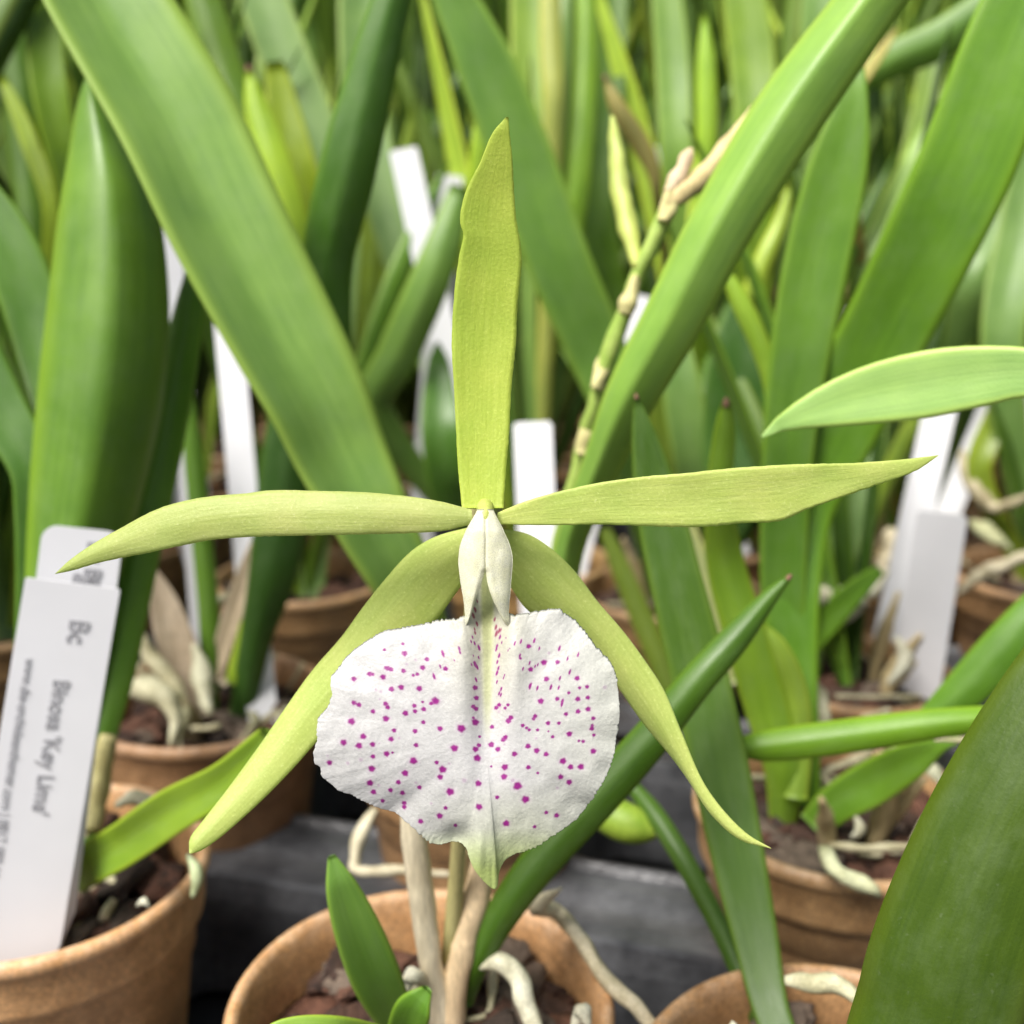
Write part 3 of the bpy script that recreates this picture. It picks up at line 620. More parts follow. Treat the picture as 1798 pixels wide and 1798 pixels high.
# --- right plant
p = plant('right', 'orchid plant with a broad leaf leaning to the upper right, another dark tipped')
L(p, [(1860, -120, 150, 20.5), (1770, 90, 160, 21), (1700, 280, 166, 21.6), (1620, 450, 160, 22.4), (1545, 600, 150, 23.3), (1460, 760, 150, 24.2), (1400, 900, 120, 24.8), (1390, 1120, 90, 24.9)], (.105, .235, .022), gut(.12), .0022, key='right', bw=60, bo=(-.6, .4), n=60)
L(p, [(1512, 100, 6, 22.8), (1500, 160, 46, 22.8), (1475, 280, 98, 23), (1440, 430, 112, 23.4), (1408, 600, 106, 23.8), (1385, 780, 90, 24.2), (1375, 1000, 80, 24.8)], (.095, .205, .026), gut(.25), .0022, key='right', bw=50, bo=(-1, .6), n=50)
L(p, [(1275, 706, 16, 21.4), (1272, 760, 38, 21.6), (1264, 860, 46, 22), (1272, 980, 66, 23), (1310, 1120, 76, 23.4), (1345, 1240, 76, 23.8), (1375, 1350, 66, 24)], (.17, .30, .03), keel(.3), .002, tip=16, key='right', bw=40, bo=(-1.2, 0), n=50)
L(p, [(1335, 1095, 10, 23.4), (1365, 1140, 40, 23.5), (1395, 1220, 48, 23.8), (1402, 1310, 46, 24), (1395, 1400, 44, 24)], (.22, .33, .05), keel(.3), .0018)
L(p, [(1715, 1297, 5, 21), (1660, 1305, 22, 21.3), (1600, 1335, 62, 22), (1530, 1375, 76, 23), (1470, 1410, 66, 23.6), (1425, 1450, 50, 24)], (.11, .225, .025), gut(.3), .002, n=40)
L(p, [(1270, 470, 16, 24.6), (1300, 530, 34, 24.6), (1340, 620, 34, 24.7), (1362, 700, 34, 24.8), (1370, 900, 34, 25)], (.2, .33, .035), keel(.3), .0018, key='right', bw=30, bo=(-.8, 1))
ptube('root', [(1440, 1490, 16, 22.3), (1452, 1500, 34, 21.4), (1468, 1530, 36, 21.1), (1500, 1548, 34, 21), (1532, 1560, 30, 20.9), (1546, 1575, 20, 20.9)], ROOT, p, color=(1.05, 1.12, .9), bump=.15, n=36)
ptube('root', [(1600, 1480, 20, 22.4), (1625, 1450, 34, 22.4), (1680, 1390, 30, 23)], ROOT, p, color=(1.1, 1.08, .9), bump=.2)
ptube('root', [(1612, 1345, 20, 25), (1640, 1355, 34, 24.8), (1660, 1382, 26, 24.6)], ROOT, p, color=(.95, 1, .9), bump=.3)
ptube('root', [(1500, 1430, 12, 23.4), (1510, 1455, 24, 23.2), (1495, 1470, 14, 23)], ROOT, p, bump=.3)
ptube('root', [(1420, 1170, 30, 25.8), (1425, 1200, 36, 25.7), (1440, 1260, 44, 25.5), (1432, 1340, 34, 25.3)], ROOT, p, color=(1, 1, .9), bump=.2)
# --- off right plant: big dark leaf, horizontal leaves
p = plant('off_right', 'orchid plant at the right edge with a huge dark leaf and long sideways leaves')
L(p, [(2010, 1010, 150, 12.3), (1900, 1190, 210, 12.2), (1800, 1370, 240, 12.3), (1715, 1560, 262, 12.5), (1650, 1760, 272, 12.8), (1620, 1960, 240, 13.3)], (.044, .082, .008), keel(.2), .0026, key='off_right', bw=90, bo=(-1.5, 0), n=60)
L(p, [(1900, 1600, 60, 13.6), (1830, 1720, 150, 13.8), (1770, 1860, 150, 14)], (.10, .21, .025), gut(.2), .002, key='off_right', bw=70, bo=(-1, 0))
L(p, [(1338, 767, 4, 17.4), (1375, 742, 30, 17.2), (1450, 714, 74, 17), (1530, 693, 104, 16.8), (1620, 676, 118, 16.5), (1710, 662, 110, 16.2), (1820, 655, 84, 15.8), (1960, 690, 80, 15.4), (2140, 900, 70, 15)], (.25, .41, .15), gut(.2), .002, key='off_right', bw=60, n=60)
L(p, [(1290, 1313, 30, 20.2), (1330, 1311, 52, 20.2), (1430, 1300, 60, 20), (1540, 1285, 58, 19.6), (1650, 1270, 52, 19.2), (1760, 1262, 44, 18.6), (1900, 1275, 44, 17.6)], (.12, .24, .018), keel(.35), .002, key='off_right', bw=50, n=40)
L(p, [(1930, 960, 20, 21.5), (1850, 1040, 60, 21.8), (1770, 1130, 78, 22), (1690, 1215, 70, 22.3), (1630, 1262, 40, 22.6)], (.08, .185, .02), keel(.25), .002)
ptube('root', [(1640, 1300, 12, 21), (1720, 1290, 22, 20.8), (1790, 1200, 34, 20), (1850, 1140, 30, 19.4)], ROOT, p, color=(.8, .76, .6), bump=.15)
# --- left back plant
p = plant('left_back', 'orchid plant behind the left lower sepal, with dried sheaths and a nest of white roots')
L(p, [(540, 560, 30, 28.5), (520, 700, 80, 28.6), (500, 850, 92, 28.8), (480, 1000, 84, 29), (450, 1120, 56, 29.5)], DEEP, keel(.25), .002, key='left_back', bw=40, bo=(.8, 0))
L(p, [(325, 660, 18, 30), (340, 800, 34, 30), (355, 950, 36, 30), (368, 1100, 36, 30)], (.09, .19, .02), keel(.3), .0016, key='left_back', bw=30, bo=(0, 0))
L(p, [(262, 990, 8, 29.2), (285, 1050, 44, 29.3), (310, 1130, 66, 29.4), (335, 1200, 62, 29.5), (350, 1260, 40, 29.6)], (1.0, .95, .95), gut(.3), .0008, mat=CANE, name='dried_sheath')
L(p, [(450, 940, 10, 30), (432, 1010, 34, 30), (405, 1090, 34, 30), (375, 1190, 26, 30)], (1.05, 1, .95), gut(.3), .0008, mat=CANE, name='dried_sheath')
L(p, [(480, 960, 10, 30.4), (455, 1050, 30, 30.4), (425, 1130, 34, 30.4), (385, 1200, 26, 30)], (1.3, 1.3, 1.35), gut(.3), .0008, mat=CANE, name='dried_sheath')
L(p, [(430, 1090, 14, 29.8), (425, 1150, 34, 29.8), (410, 1200, 30, 29.8)], (.24, .36, .03), keel(.3), .0016)
for st, cl in (([(245, 1100, 20, 28.8), (262, 1150, 34, 28.7), (300, 1190, 30, 28.6), (330, 1240, 26, 28.4)], (.9, .86, .72)),
               ([(225, 1215, 30, 28.4), (250, 1210, 56, 28.2), (290, 1225, 44, 28), (305, 1260, 30, 27.8), (300, 1310, 20, 27.4)], (.95, .93, .8)),
               ([(340, 1130, 26, 29), (352, 1170, 36, 28.9), (362, 1230, 34, 28.4), (370, 1255, 20, 28.2)], (.95, .95, .85)),
               ([(385, 1045, 20, 31), (392, 1050, 36, 31), (402, 1056, 20, 31)], (1, 1, .85)),
               ([(285, 1190, 22, 28.6), (320, 1245, 34, 28.2), (312, 1290, 26, 27.8), (318, 1315, 10, 27.6)], (.85, .82, .65)),
               ([(435, 1250, 14, 28.4), (450, 1262, 20, 28.3), (430, 1290, 12, 28)], (.7, .7, .55))):
    ptube('root', st, ROOT, p, color=cl, bump=.3)
# --- right back, right far, right edge
p = plant('right_back', 'small orchid plant left of the short blank label, with a stout white root')
L(p, [(1545, 1000, 20, 30), (1500, 1040, 40, 30.4), (1450, 1090, 52, 31), (1410, 1140, 44, 31.5)], (.09, .2, .018), gut(.3), .002)
L(p, [(1555, 700, 20, 33), (1515, 830, 60, 32.6), (1470, 960, 76, 32.4), (1425, 1080, 70, 32)], SAGE, gut(.3), .002, key='right_back', bw=40, bo=(-1.2, .5))
L(p, [(1440, 700, 30, 33), (1425, 850, 70, 32.8), (1405, 1000, 76, 32.6)], (.08, .17, .05), gut(.3), .002, key='right_back', bw=40, bo=(-1.6, .5))
for st in ([(1560, 1000, 20, 31), (1530, 1040, 26, 31), (1440, 1045, 40, 31), (1395, 1080, 44, 30.6), (1390, 1120, 30, 30.4)], [(1480, 1045, 30, 31), (1510, 1060, 34, 31), (1470, 1100, 20, 31)],
           [(1575, 1120, 30, 30.6), (1590, 1160, 34, 30), (1560, 1200, 24, 29.4)]):
    ptube('root', st, ROOT, p, bump=.3)
p = plant('right_far', 'orchid plant behind the right petal tip, a root looped over its pot rim')
L(p, [(1620, 240, 20, 42), (1580, 380, 54, 42), (1540, 520, 60, 42), (1500, 700, 56, 42)], SAGE, gut(.3), .002, key='right_far', bw=30)
L(p, [(1350, 320, 20, 42), (1345, 480, 30, 42), (1320, 620, 30, 42)], OLV, gut(.3), .002, key='right_far', bw=25)
ptube('root', [(1545, 960, 20, 41), (1565, 940, 34, 40), (1560, 985, 34, 39.6), (1525, 1020, 22, 39.4)], ROOT, p, color=(1, .9, .8), bump=.2)
p = plant('right_edge', 'orchid plant at the right edge, its long pale roots spilling over the pot')
ptube('root', [(1690, 790, 20, 40), (1700, 840, 34, 39.5), (1745, 890, 30, 39), (1810, 870, 28, 38)], ROOT, p, color=(.8, .72, .6), bump=.2)
ptube('root', [(1680, 1045, 18, 37.5), (1720, 1010, 28, 37), (1780, 985, 30, 36.5), (1850, 960, 30, 36)], ROOT, p, color=(.95, .88, .8), bump=.15)
ptube('root', [(1705, 915, 24, 38), (1735, 935, 36, 37.6), (1775, 965, 24, 37.4)], ROOT, p, color=(.9, .95, .7), bump=.3)
L(p, [(1790, 600, 20, 39), (1760, 720, 50, 39), (1720, 830, 40, 39)], OLV, gut(.3), key='right_edge', bw=30)
L(p, [(1860, 100, 60, 38), (1800, 380, 80, 38), (1760, 620, 70, 38)], SAGE, gut(.3), key='right_edge', bw=30)
p = plant('middle_far', 'orchid plant rising behind the jointed stalk and the pointed leaves right of the lip')
L(p, [(770, -60, 60, 30), (850, 110, 100, 30.5), (920, 290, 112, 31.2), (985, 470, 112, 32), (1050, 620, 104, 33), (1100, 760, 84, 34)], (.125, .25, .055), gut(.25), .002, key='middle_far', bw=40, n=50)
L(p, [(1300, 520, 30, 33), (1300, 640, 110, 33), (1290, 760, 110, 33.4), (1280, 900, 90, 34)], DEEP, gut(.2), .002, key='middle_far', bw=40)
L(p, [(1400, 480, 30, 32), (1385, 640, 80, 32.4), (1370, 800, 80, 33)], DARK, gut(.2), .002, key='middle_far', bw=40)
L(p, [(1060, 925, 20, 34), (1095, 1010, 36, 34), (1150, 1140, 42, 34), (1180, 1220, 36, 34)], (.11, .16, .025), keel(.3), .0016)
L(p, [(1180, 560, 40, 34), (1200, 700, 70, 34), (1215, 850, 60, 35)], SAGE, gut(.2), .002, key='middle_far', bw=40)
L(p, [(1190, 900, 40, 31.5), (1250, 1060, 50, 32), (1290, 1200, 40, 32.5)], (.32, .36, .2), gut(.2), .0012)
# --- a row further back whose leaf tips stand up behind the flower; one plant each with its own pot
row_plants = []
rows = [
 (-16.5, 34, 'orchid plant with dark leaves at the upper left edge', [
   ([(-10, -40, 60, 35), (30, 100, 66, 35), (45, 260, 60, 35), (60, 500, 50, 35)], (.08, .17, .02), None),
   ([(105, -60, 70, 33), (80, 60, 66, 33), (95, 200, 60, 33), (140, 420, 50, 34)], (.12, .22, .012), None),
   ([(92, 120, 8, 35), (95, 220, 36, 35), (100, 360, 34, 35)], (.19, .33, .05), None),
   ([(0, 130, 12, 34), (45, 230, 30, 34), (90, 390, 26, 34)], (.22, .32, .02), None),
   ([(-40, 560, 40, 30), (30, 740, 60, 30), (60, 860, 46, 30)], SAGE, None)]),
 (-7.5, 38, 'orchid plant with bright leaf tips right of the big left leaf', [
   ([(436, 120, 8, 33), (452, 190, 44, 33), (485, 300, 62, 33), (520, 420, 60, 33.5), (560, 600, 50, 35)], (.26, .40, .035), 12),
   ([(482, 108, 30, 35), (495, 180, 54, 35), (520, 300, 74, 35), (545, 420, 70, 35.5)], (.19, .27, .012), None),
   ([(340, -60, 60, 36), (385, 100, 70, 36), (440, 300, 66, 36)], (.10, .19, .02), None),
   ([(440, -60, 80, 40), (500, 100, 90, 40), (560, 250, 80, 40), (600, 420, 70, 40)], (.16, .27, .10), None)]),
 (0.5, 40, 'orchid plant with a brown tipped leaf above the top sepal', [
   ([(862, 140, 10, 33), (855, 200, 36, 33.2), (846, 290, 46, 33.5), (848, 420, 44, 34.5), (856, 560, 40, 36)], (.25, .40, .035), 16),
   ([(640, -60, 90, 44), (640, 80, 90, 44), (650, 260, 80, 44)], (.15, .26, .09), None),
   ([(810, 330, 40, 36), (760, 480, 70, 36), (700, 620, 74, 37), (660, 720, 60, 38)], (.13, .24, .06), None),
   ([(930, -60, 70, 42), (932, 100, 70, 42), (930, 230, 60, 42)], (.19, .30, .05), None),
   ([(965, -60, 34, 38), (968, 100, 40, 38), (972, 180, 36, 38)], (.30, .34, .10), None),
   ([(768, 600, 6, 38), (770, 640, 40, 38), (775, 760, 70, 37), (800, 880, 60, 38)], DARK, None)]),
 (8.5, 43, 'orchid plant with a bent brown leaf behind the jointed stalk', [
   ([(1030, -60, 30, 39), (1028, 100, 42, 39), (1015, 300, 48, 39), (1000, 500, 50, 40)], (.16, .29, .03), None),
   ([(1078, -60, 50, 42), (1070, 150, 60, 42), (1050, 400, 60, 42)], (.07, .15, .012), None),
   ([(1062, 135, 6, 32), (1085, 190, 30, 32), (1120, 245, 34, 32.3), (1148, 300, 26, 32.6), (1155, 350, 16, 33)], (.25, .22, .09), 10),
   ([(1165, -60, 50, 40), (1180, 100, 60, 40), (1190, 300, 56, 40)], (.14, .25, .05), None),
   ([(1237, 25, 10, 36), (1240, 120, 34, 36), (1240, 270, 36, 36.4), (1225, 500, 40, 38)], (.24, .40, .04), None),
   ([(1300, -60, 70, 40), (1320, 100, 80, 40), (1330, 300, 70, 40)], (.13, .23, .015), None),
   ([(1387, 325, 8, 34), (1370, 390, 26, 34), (1335, 470, 34, 34), (1315, 540, 30, 34.5)], (.27, .38, .05), None)]),
 (17.5, 45, 'orchid plant with greyish leaves behind the upper right leaf', [
   ([(1760, -10, 60, 36), (1650, 70, 70, 36.5), (1560, 110, 60, 37), (1480, 180, 50, 38)], (.09, .19, .03), None),
   ([(1575, 50, 6, 32), (1545, 95, 18, 32), (1510, 145, 22, 32), (1480, 190, 18, 32.4)], (.42, .38, .16), None),
   ([(1645, 180, 8, 37), (1610, 280, 50, 37), (1560, 400, 66, 37.5), (1520, 520, 60, 38)], (.17, .29, .07), None),
   ([(1440, -60, 60, 42), (1440, 60, 70, 42), (1450, 200, 60, 42)], (.14, .26, .07), None),
   ([(1850, 250, 60, 40), (1770, 400, 70, 40), (1700, 520, 60, 40)], SAGE, None),
   ([(1640, 90, 40, 44), (1625, 200, 50, 44), (1600, 330, 50, 44)], (.13, .22, .03), None)]),
]
for x, y, lab, lv in rows:
    place_pot(x, y, 1.0, 'brown pot of the '+lab, 2, 'brown pots standing in the trays', 'bark around the '+lab)
    near['row'] = (x, y, 1, '')
    p = plant('row', lab)
    for i, (st, cl, tp) in enumerate(lv):
        ap = i-len(lv)/2
        L(p, st, cl, gut(.25) if i % 2 else keel(.3), .0018, tip=tp, key='row', bw=22, bo=(ap*.45, 0))
    row_plants.append(p)
near.pop('row')

# ---------------------------------------------------------------- labels
def label_obj(text_label, top, bot, Dt, Db, wcm, cat='plant label', lean=0, group='white plant labels', round_=.25):
    """top/bot: pixel centres of the top and bottom edge"""
    T = at(*top, Dt); Bm = at(*bot, Db); U = (T-Bm).normalized()
    if Bm.z > .008: Bm = Bm-U*((Bm.z+.004)/max(U.z, .3))     # every label stands in its potting mix
    H = (T-Bm).length
    V = (CAM-(T+Bm)/2).normalized(); Rr = U.cross(V).normalized()
    if Rr.x < 0: Rr = -Rr
    Rr = (Rr*math.cos(lean)+V*math.sin(lean)).normalized()
    N = Rr.cross(U).normalized()
    hw = wcm*CM/2; th = .0004; r = hw*2*round_
    pts = [(-hw*.25, -.02), (hw*.25, -.02), (hw, 0), (hw, H-r)]
    pts += [(hw-r+r*math.cos(a), H-r+r*math.sin(a)) for a in np.linspace(.2, 1.57, 7)]
    pts += [(-hw+r-r*math.sin(a), H-r+r*math.cos(a)) for a in np.linspace(0, 1.4, 7)]
    pts += [(-hw, H-r), (-hw, 0)]
    n = len(pts); verts = [Bm+Rr*a+U*b+N*th for a, b in pts]+[Bm+Rr*a+U*b-N*th for a, b in pts]
    faces = [tuple(range(n)), tuple(reversed(range(n, 2*n)))]+[(k, n+k, n+(k+1) % n, (k+1) % n) for k in range(n)]
    o = link('plant_label', verts, faces, LABEL, smooth=False); tag(o, text_label, cat, group)
    return o, Bm, Rr, U, N, H
def text(body, size, par, org, xd, yd, zd, bold=0, name='lettering', cond=.92):
    cu = bpy.data.curves.new(name, 'FONT'); cu.body = body; cu.size = size; cu.offset = bold; cu.extrude = .00003
    cu.materials.append(INK); tmp = bpy.data.objects.new(name, cu); COL.objects.link(tmp)
    bpy.context.view_layer.update()
    me = bpy.data.meshes.new_from_object(tmp.evaluated_get(bpy.context.evaluated_depsgraph_get()))
    bpy.data.objects.remove(tmp)
    xd = xd*cond
    M = Matrix((xd, yd, zd)).transposed().to_4x4(); M.translation = org
    me.transform(M); o = bpy.data.objects.new(name, me); COL.objects.link(o)
    if not me.materials: me.materials.append(INK)
    o.parent = par; return o
o, Bm, Rr, U, N, H = label_obj('white plastic label behind the front one, rounded top showing under the left petal tip', (147, 928), (62, 1600), 20.2, 20.5, 1.38, round_=.2)
text('Bc Bin', .0042, o, Bm+U*(H-.002)+Rr*.0010+N*.0006, -U, Rr, N, .0001)
text('8 8', .0040, o, Bm+U*(H-.011)+Rr*-.001+N*.0006, Rr, U, N, .0001)
o, Bm, Rr, U, N, H = label_obj('white plastic label with grey printed plant name, pushed into the front of the left pot', (129, 1024), (24, 1655), 19.7, 20.0, 1.58, round_=.03)
text('Bc', .0048, o, Bm+U*(H-.0062)+Rr*.0004+N*.0006, -U, Rr, N, .00005)
text("Binosa 'Key Lime'", .0038, o, Bm+U*(H-.0172)-Rr*.0006+N*.0006, -U, Rr, N, .00005)
text('www.die-orchideenthumer.com | 0817 080 66', .0023, o, Bm+U*(H-.0140)-Rr*.0058+N*.0006, -U, Rr, N, .00002)
for lab, a, b, D1, D2, wd, rd in (
    ('blank white flat topped label leaning in front of the right edge pot', (1655, 900), (1600, 1260), 30, 31.5, 1.28, .12),
    ('long thin white label seen at a slant beside the tip of the right petal', (1655, 700), (1555, 1150), 34, 34, .95, .1),
    ('white label half hidden left of the big left leaf, above the left petal', (400, 560), (428, 880), 33, 31.5, .8, .1),
    ('narrow white label glimpsed between the broad left leaf and the big diagonal leaf', (300, 400), (312, 560), 34, 34, .6, .1),
    ('blank white label standing just right of the top sepal base', (935, 742), (945, 990), 34, 33, 1.15, .1),
    ('bright white label behind the leaves left of the top sepal, leftmost of a pair', (708, 262), (742, 420), 40, 40, 1.0, .1),
    ('bright white label behind the leaves left of the top sepal, rightmost of a pair', (790, 308), (766, 600), 41, 41.5, .95, .1),
    ('grey shaded white label leaning far back at the right edge', (1765, 440), (1660, 610), 46, 46, 1.0, .2),
    ('white label glimpsed under the horizontal pale leaf at the right edge', (1745, 705), (1710, 790), 42, 42, .9, .1),
    ('white label beside the jointed stalk, mostly hidden', (1130, 520), (1100, 640), 40, 40, .8, .1),
    ('white label in the gap just below the upper right leaf crossing', (1135, 260), (1160, 370), 44, 44, .9, .1),
    ('tiny white label glimpsed behind leaves near the broad diagonal leaf at right', (1560, 380), (1510, 520), 50, 50, .6, .1),
    ('white label seen low behind the left petal, against the dark tray', (335, 830), (345, 960), 42, 42, 1.2, .3)):
    label_obj(lab, a, b, D1, D2, wd, round_=rd)

# ---------------------------------------------------------------- rows of potted plants behind
def wblade(name, az, lean, curve, length, width, twist, parent, color, rg, nx=6, n=14):
    A = []; B = []; NN = []; p = Vector((0, 0, 0)); ln = lean
    dirx = Vector((math.cos(az), math.sin(az), 0))
    for i in range(n):
        t = i/(n-1); th = ln+curve*t*t
        T = dirx*math.sin(th)+Vector((0, 0, math.cos(th)))
        if i: p = p+T*length/(n-1)
        side = Vector((-math.sin(az), math.cos(az), 0)); Nn_ = T.cross(side)
        tw = twist*(1-.4*t)+.0; Sd = side*math.cos(tw)+Nn_*math.sin(tw); Nf = Sd.cross(T)
        wd = width/2*min(1, .45+2.2*t)*(1-max(0, (t-.55)/.45)**2.2)+.0003
        A.append(p-Sd*wd); B.append(p+Sd*wd); NN.append(Nf)
    off = parent.location
    A = [a+off for a in A]; B = [b+off for b in B]
    return strip_mesh(name, A, B, NN, LEAF, parent, gut(.3) if rg.random() < .6 else keel(.3), .0018, color, nx)
KC = [(.30, .43, .055), (.045, .10, .012), (.03, .075, .008), (.105, .225, .03), (.07, .155, .02), (.17, .28, .05), (.125, .235, .06), (.09, .19, .022), (.24, .36, .05), (.15, .25, .075)]
near_plants = [o for o in list(COL.objects) if o.name.startswith('orchid_plant') and o not in row_plants and o.type == 'EMPTY']
for q_, pr_ in enumerate(near_plants):
    rg_ = random.Random(900+q_); fr_ = pr_.location.y > .27
    for i in range(7):
        a = rg_.random()*6.283; rad = rg_.uniform(0, .006); z_ = .002; pts = []
        up_ = rg_.random() < .4
        for k in range(6):
            pts.append(pr_.location+Vector((rad*math.cos(a), rad*math.sin(a), z_)))
            a += rg_.uniform(-.6, .6); rad += rg_.uniform(.003, .0075)*(.6 if pr_.location.y < .2 else 1); z_ += rg_.uniform(-.001, .0045) if up_ else rg_.uniform(-.001, .0018)
            if rad < .029: z_ = max(z_, .001)
            if rad > .026 and rad < .034: z_ = max(z_, .012)
            if rad > .034: z_ -= .010
        r0_ = rg_.uniform(.0005, .0011); g_ = rg_.uniform(.6, 1.05)
        tube('root', pts, [r0_*rg_.uniform(.7, 1.2) for _ in pts], ROOT, pr_, color=(g_, g_*.95, g_*.8), n=26, seg=7, bump=.4)
    for i in range(0 if pr_.location.y < .2 else 3):
        a = rg_.random()*6.283; h_ = rg_.uniform(.012, .035); b_0 = pr_.location+Vector((.008*math.cos(a), .008*math.sin(a), 0)); g_ = rg_.uniform(.5, 1)
        tube('dry_stem', [b_0, b_0+Vector((.003*math.cos(a), .003*math.sin(a), h_*.5)), b_0+Vector((.009*math.cos(a), .009*math.sin(a), h_))], [.0018, .0022, .0007], CANE, pr_, color=(g_, g_*.95, g_*.7), n=12, seg=8, bump=.3)
    if fr_ and pr_.location.y > .29:
        for i in range(6):
            k = rg_.uniform(.5, 1.1); c = rg_.choice(KC)
            wblade('leaf', rg_.uniform(-.3, 3.4), rg_.uniform(.05, .5), rg_.uniform(-.1, .5), rg_.uniform(.08, .20), rg_.uniform(.004, .010), rg_.random()*3.14, pr_, tuple(x*k for x in c), rg_)
for q_, pr_ in enumerate(row_plants):
    rg_ = random.Random(400+q_)
    for i in range(6):
        k = rg_.uniform(.6, 1.15); c = rg_.choice(KC)
        wblade('leaf', rg_.uniform(.2, 2.9), rg_.uniform(.02, .35), rg_.uniform(-.1, .4), rg_.uniform(.16, .27), rg_.uniform(.007, .013), rg_.random()*3.14, pr_, tuple(x*k for x in c), rg_)
def far_plant(seed, big=1.0):
    rg = random.Random(seed)
    pr = empty('orchid_plant', (0, 0, -.01), 'x', 'orchid plant')
    for i in range(rg.randint(12, 15)):
        az = rg.random()*6.283; c = rg.choice(KC); k = rg.uniform(.5, 1.1)
        wblade('leaf', az, rg.uniform(.02, .38), rg.uniform(-.1, .5), rg.uniform(.17, .30)*big, rg.uniform(.006, .0145), rg.random()*3.14, pr, tuple(x*k for x in c), rg)
    for i in range(2):
        a = rg.random()*6.283; h_ = rg.uniform(.05, .14); q = pr.location
        tube('dry_stem', [q, q+Vector((.006*math.cos(a), .006*math.sin(a), h_*.5)), q+Vector((.02*math.cos(a), .02*math.sin(a), h_))], [.0022, .0018, .0008], CANE, pr, color=(.9, .85, .5), n=12, seg=6, bump=.4)
    for i in range(3):
        a = rg.random()*6.283; pts = [Vector((0, 0, 0))]
        for q in range(4):
            a += rg.uniform(-.7, .7); rad = .007*(q+1)
            pts.append(Vector((rad*math.cos(a), rad*math.sin(a), .004 if q < 3 else -.0 + .010)))
        pts = [x+pr.location for x in pts]
        tube('root', pts, [.0015]*5, ROOT, pr, color=(1, .97, .85), n=16, seg=6, bump=.2)
    return pr
protos = [far_plant(s) for s in (11, 12, 13, 14, 15, 16)]
used = set()
lab0 = None
taken = [(v[0], v[1]) for v in near.values()]+[(r_[0], r_[1]) for r_ in rows]
idx = 0
def copy_plant(src, loc, rz, sc):
    if src.name not in used: o = src; used.add(src.name); fresh = True
    else: o = src.copy(); COL.objects.link(o); fresh = False
    if not fresh:
        for ch in src.children:
            c = ch.copy(); COL.objects.link(c); c.parent = o
            k = random.uniform(.45, 1.2) if ch.name.startswith('leaf') else random.uniform(.8, 1.05)
            c.color = (ch.color[0]*k, ch.color[1]*k, ch.color[2]*k, 1)
    o.location = loc; o.rotation_euler = (0, 0, rz); o.scale = (sc,)*3
    return o
FL = 'narrow leaved green orchid plant in the blurred far rows behind the flower'
spotsxy = []
Y = 44.0; r_ = 0
while Y < 112:
    X = -(Y*.47+3)+(4.2 if r_ % 2 else 0)
    while X < Y*.47+3:
        x = X+random.uniform(-.8, .8); y = Y+random.uniform(-.8, .8); X += 8.4
        if all(math.hypot(x-a, y-b) > 6.3 for a, b in taken): spotsxy.append((x, y, r_))
    Y += 8.6; r_ += 1
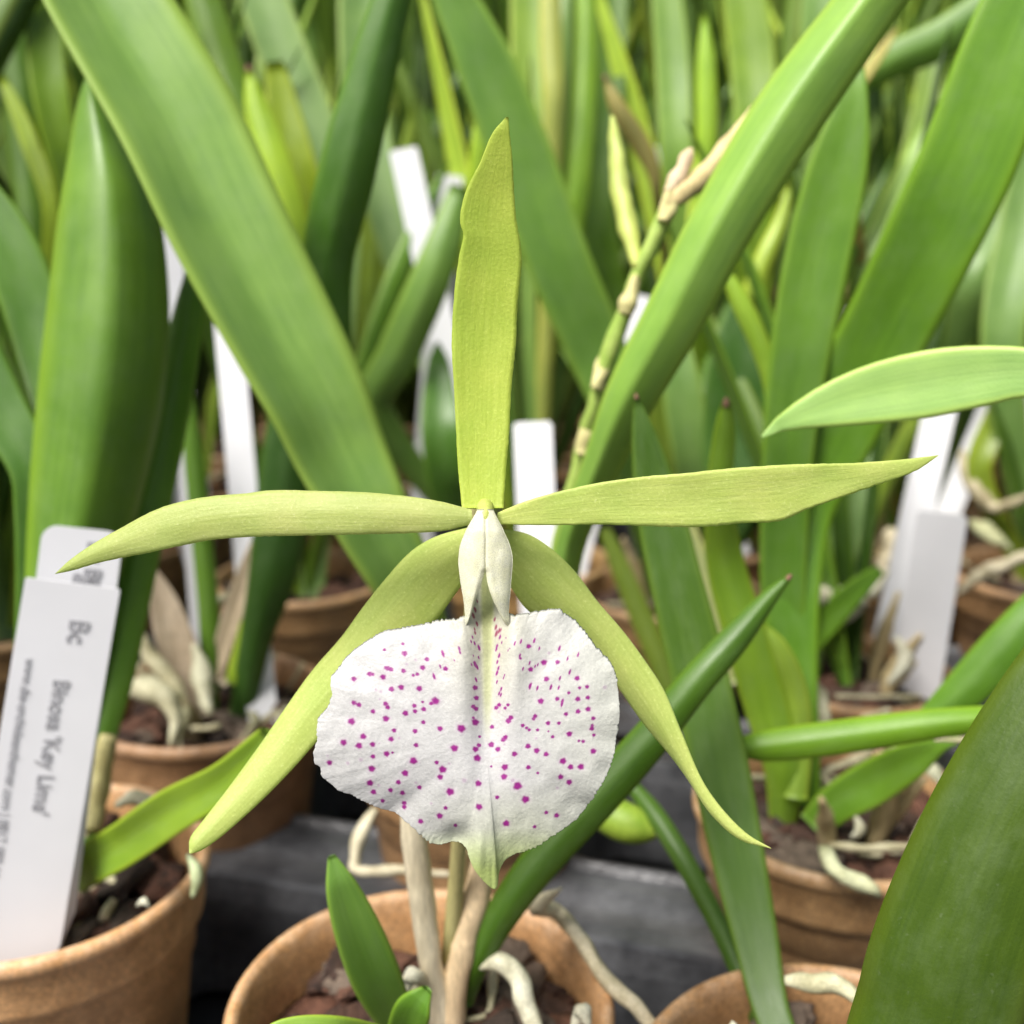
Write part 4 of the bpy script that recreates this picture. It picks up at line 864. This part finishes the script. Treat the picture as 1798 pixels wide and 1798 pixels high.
# side plants nearer, outside the traced ones
for x, y in ((-21, 30), (-24, 39.5), (-15.5, 42.5), (25, 34), (27, 44), (-18.5, 21), (18.5, 27), (21, 19)):
    spotsxy.append((x, y, -1))
ORD = ['nearest', 'second', 'third', 'fourth', 'fifth', 'sixth', 'seventh', 'last', 'rear']
NUM = ['first', 'second', 'third', 'fourth', 'fifth', 'sixth', 'seventh', 'eighth', 'ninth', 'tenth', 'eleventh', 'twelfth', 'thirteenth', 'fourteenth', 'fifteenth', 'sixteenth', 'seventeenth']
cnt = {}
for i, (x, y, rw) in enumerate(spotsxy):
    src = protos[i % 6]
    o = copy_plant(src, (x*CM, y*CM, -.01), random.random()*6.28, random.uniform(.88, 1.12))
    side = abs(x) > y*.47+1 and y < 45
    cnt[rw] = cnt.get(rw, 0)+1
    pos = NUM[cnt[rw]-1]+' from the left in the '+ORD[rw]+' blurred back row'
    FL = 'narrow leaved green orchid plant, '+pos
    if i >= len(spotsxy)-8:
        sd_, sc2_ = ('right', 1) if x > 0 else ('left', 0)
        cnt[sd_] = cnt.get(sd_, 0)+1; pos = 'outside the '+sd_+' edge of the frame, '+NUM[cnt[sd_]-1]+' of those there'
        tag(o, "green orchid plant "+pos, "orchid plant", "orchid plants beside the view")
    else: tag(o, FL, 'orchid plant', 'orchid plants in the far rows')
    place_pot(x, y, 1.0, 'small brown pot, '+pos, 2, 'brown pots in the far rows', 'bark in the pot '+pos)
    if i % 2 == 0 and y > 40:
        D = y*math.cos(TH)+14*math.sin(TH)
        a = random.uniform(-.25, .25); lb = 'white label in the pot '+pos
        bx = x+random.uniform(-1.5, 1.5); by = y-2
        def pix(X_, Y_, Z_):
            D_ = Y_*math.cos(TH)+(HC-Z_)*math.sin(TH); return 899+X_/D_*F, 899+((HC-Z_)*math.cos(TH)-Y_*math.sin(TH))/D_*F, D_
        t_ = pix(bx+a*6, by+.5, random.uniform(4, 7)); q_ = pix(bx, by, 0)
        label_obj(lb, t_[:2], q_[:2], t_[2], q_[2], 1.2, round_=.12, group='white labels in the far rows')
# ---------------------------------------------------------------- a mass of foliage beyond the rows
rg = random.Random(99); verts = []; faces = []; uvs = []
for i in range(5000):
    x = rg.uniform(-1.3, 1.3); y = rg.uniform(1.14, 1.6); h = rg.uniform(.35, .62); az = rg.random()*6.283; ln = rg.uniform(0, .35); wd = rg.uniform(.006, .012)
    base_ = Vector((x, y, -.02)); side = Vector((-math.sin(az+1), math.cos(az+1), 0))
    o_ = len(verts)
    for k in range(6):
        t = k/5; p_ = base_+Vector((math.cos(az)*math.sin(ln)*h*t*(1+t*.5), math.sin(az)*math.sin(ln)*h*t*(1+t*.5), h*t*math.cos(ln)))
        ww = wd*(1-t**3)+.0002
        verts += [p_-side*ww, p_+side*ww+Vector((0, 0, .001))]; uvs += [(0, t*h*100), (1, t*h*100)]
    for k in range(5): a = o_+2*k; faces.append((a, a+1, a+3, a+2))
m_ = link('distant_foliage', verts, faces, LEAF, color=(.11, .2, .04), uvs=uvs); tag(m_, 'blurred mass of green leaves beyond the last row of pots', 'foliage', None, 'stuff')
for k in ('used',):
    for o in list(COL.objects):
        if k in o: del o[k]
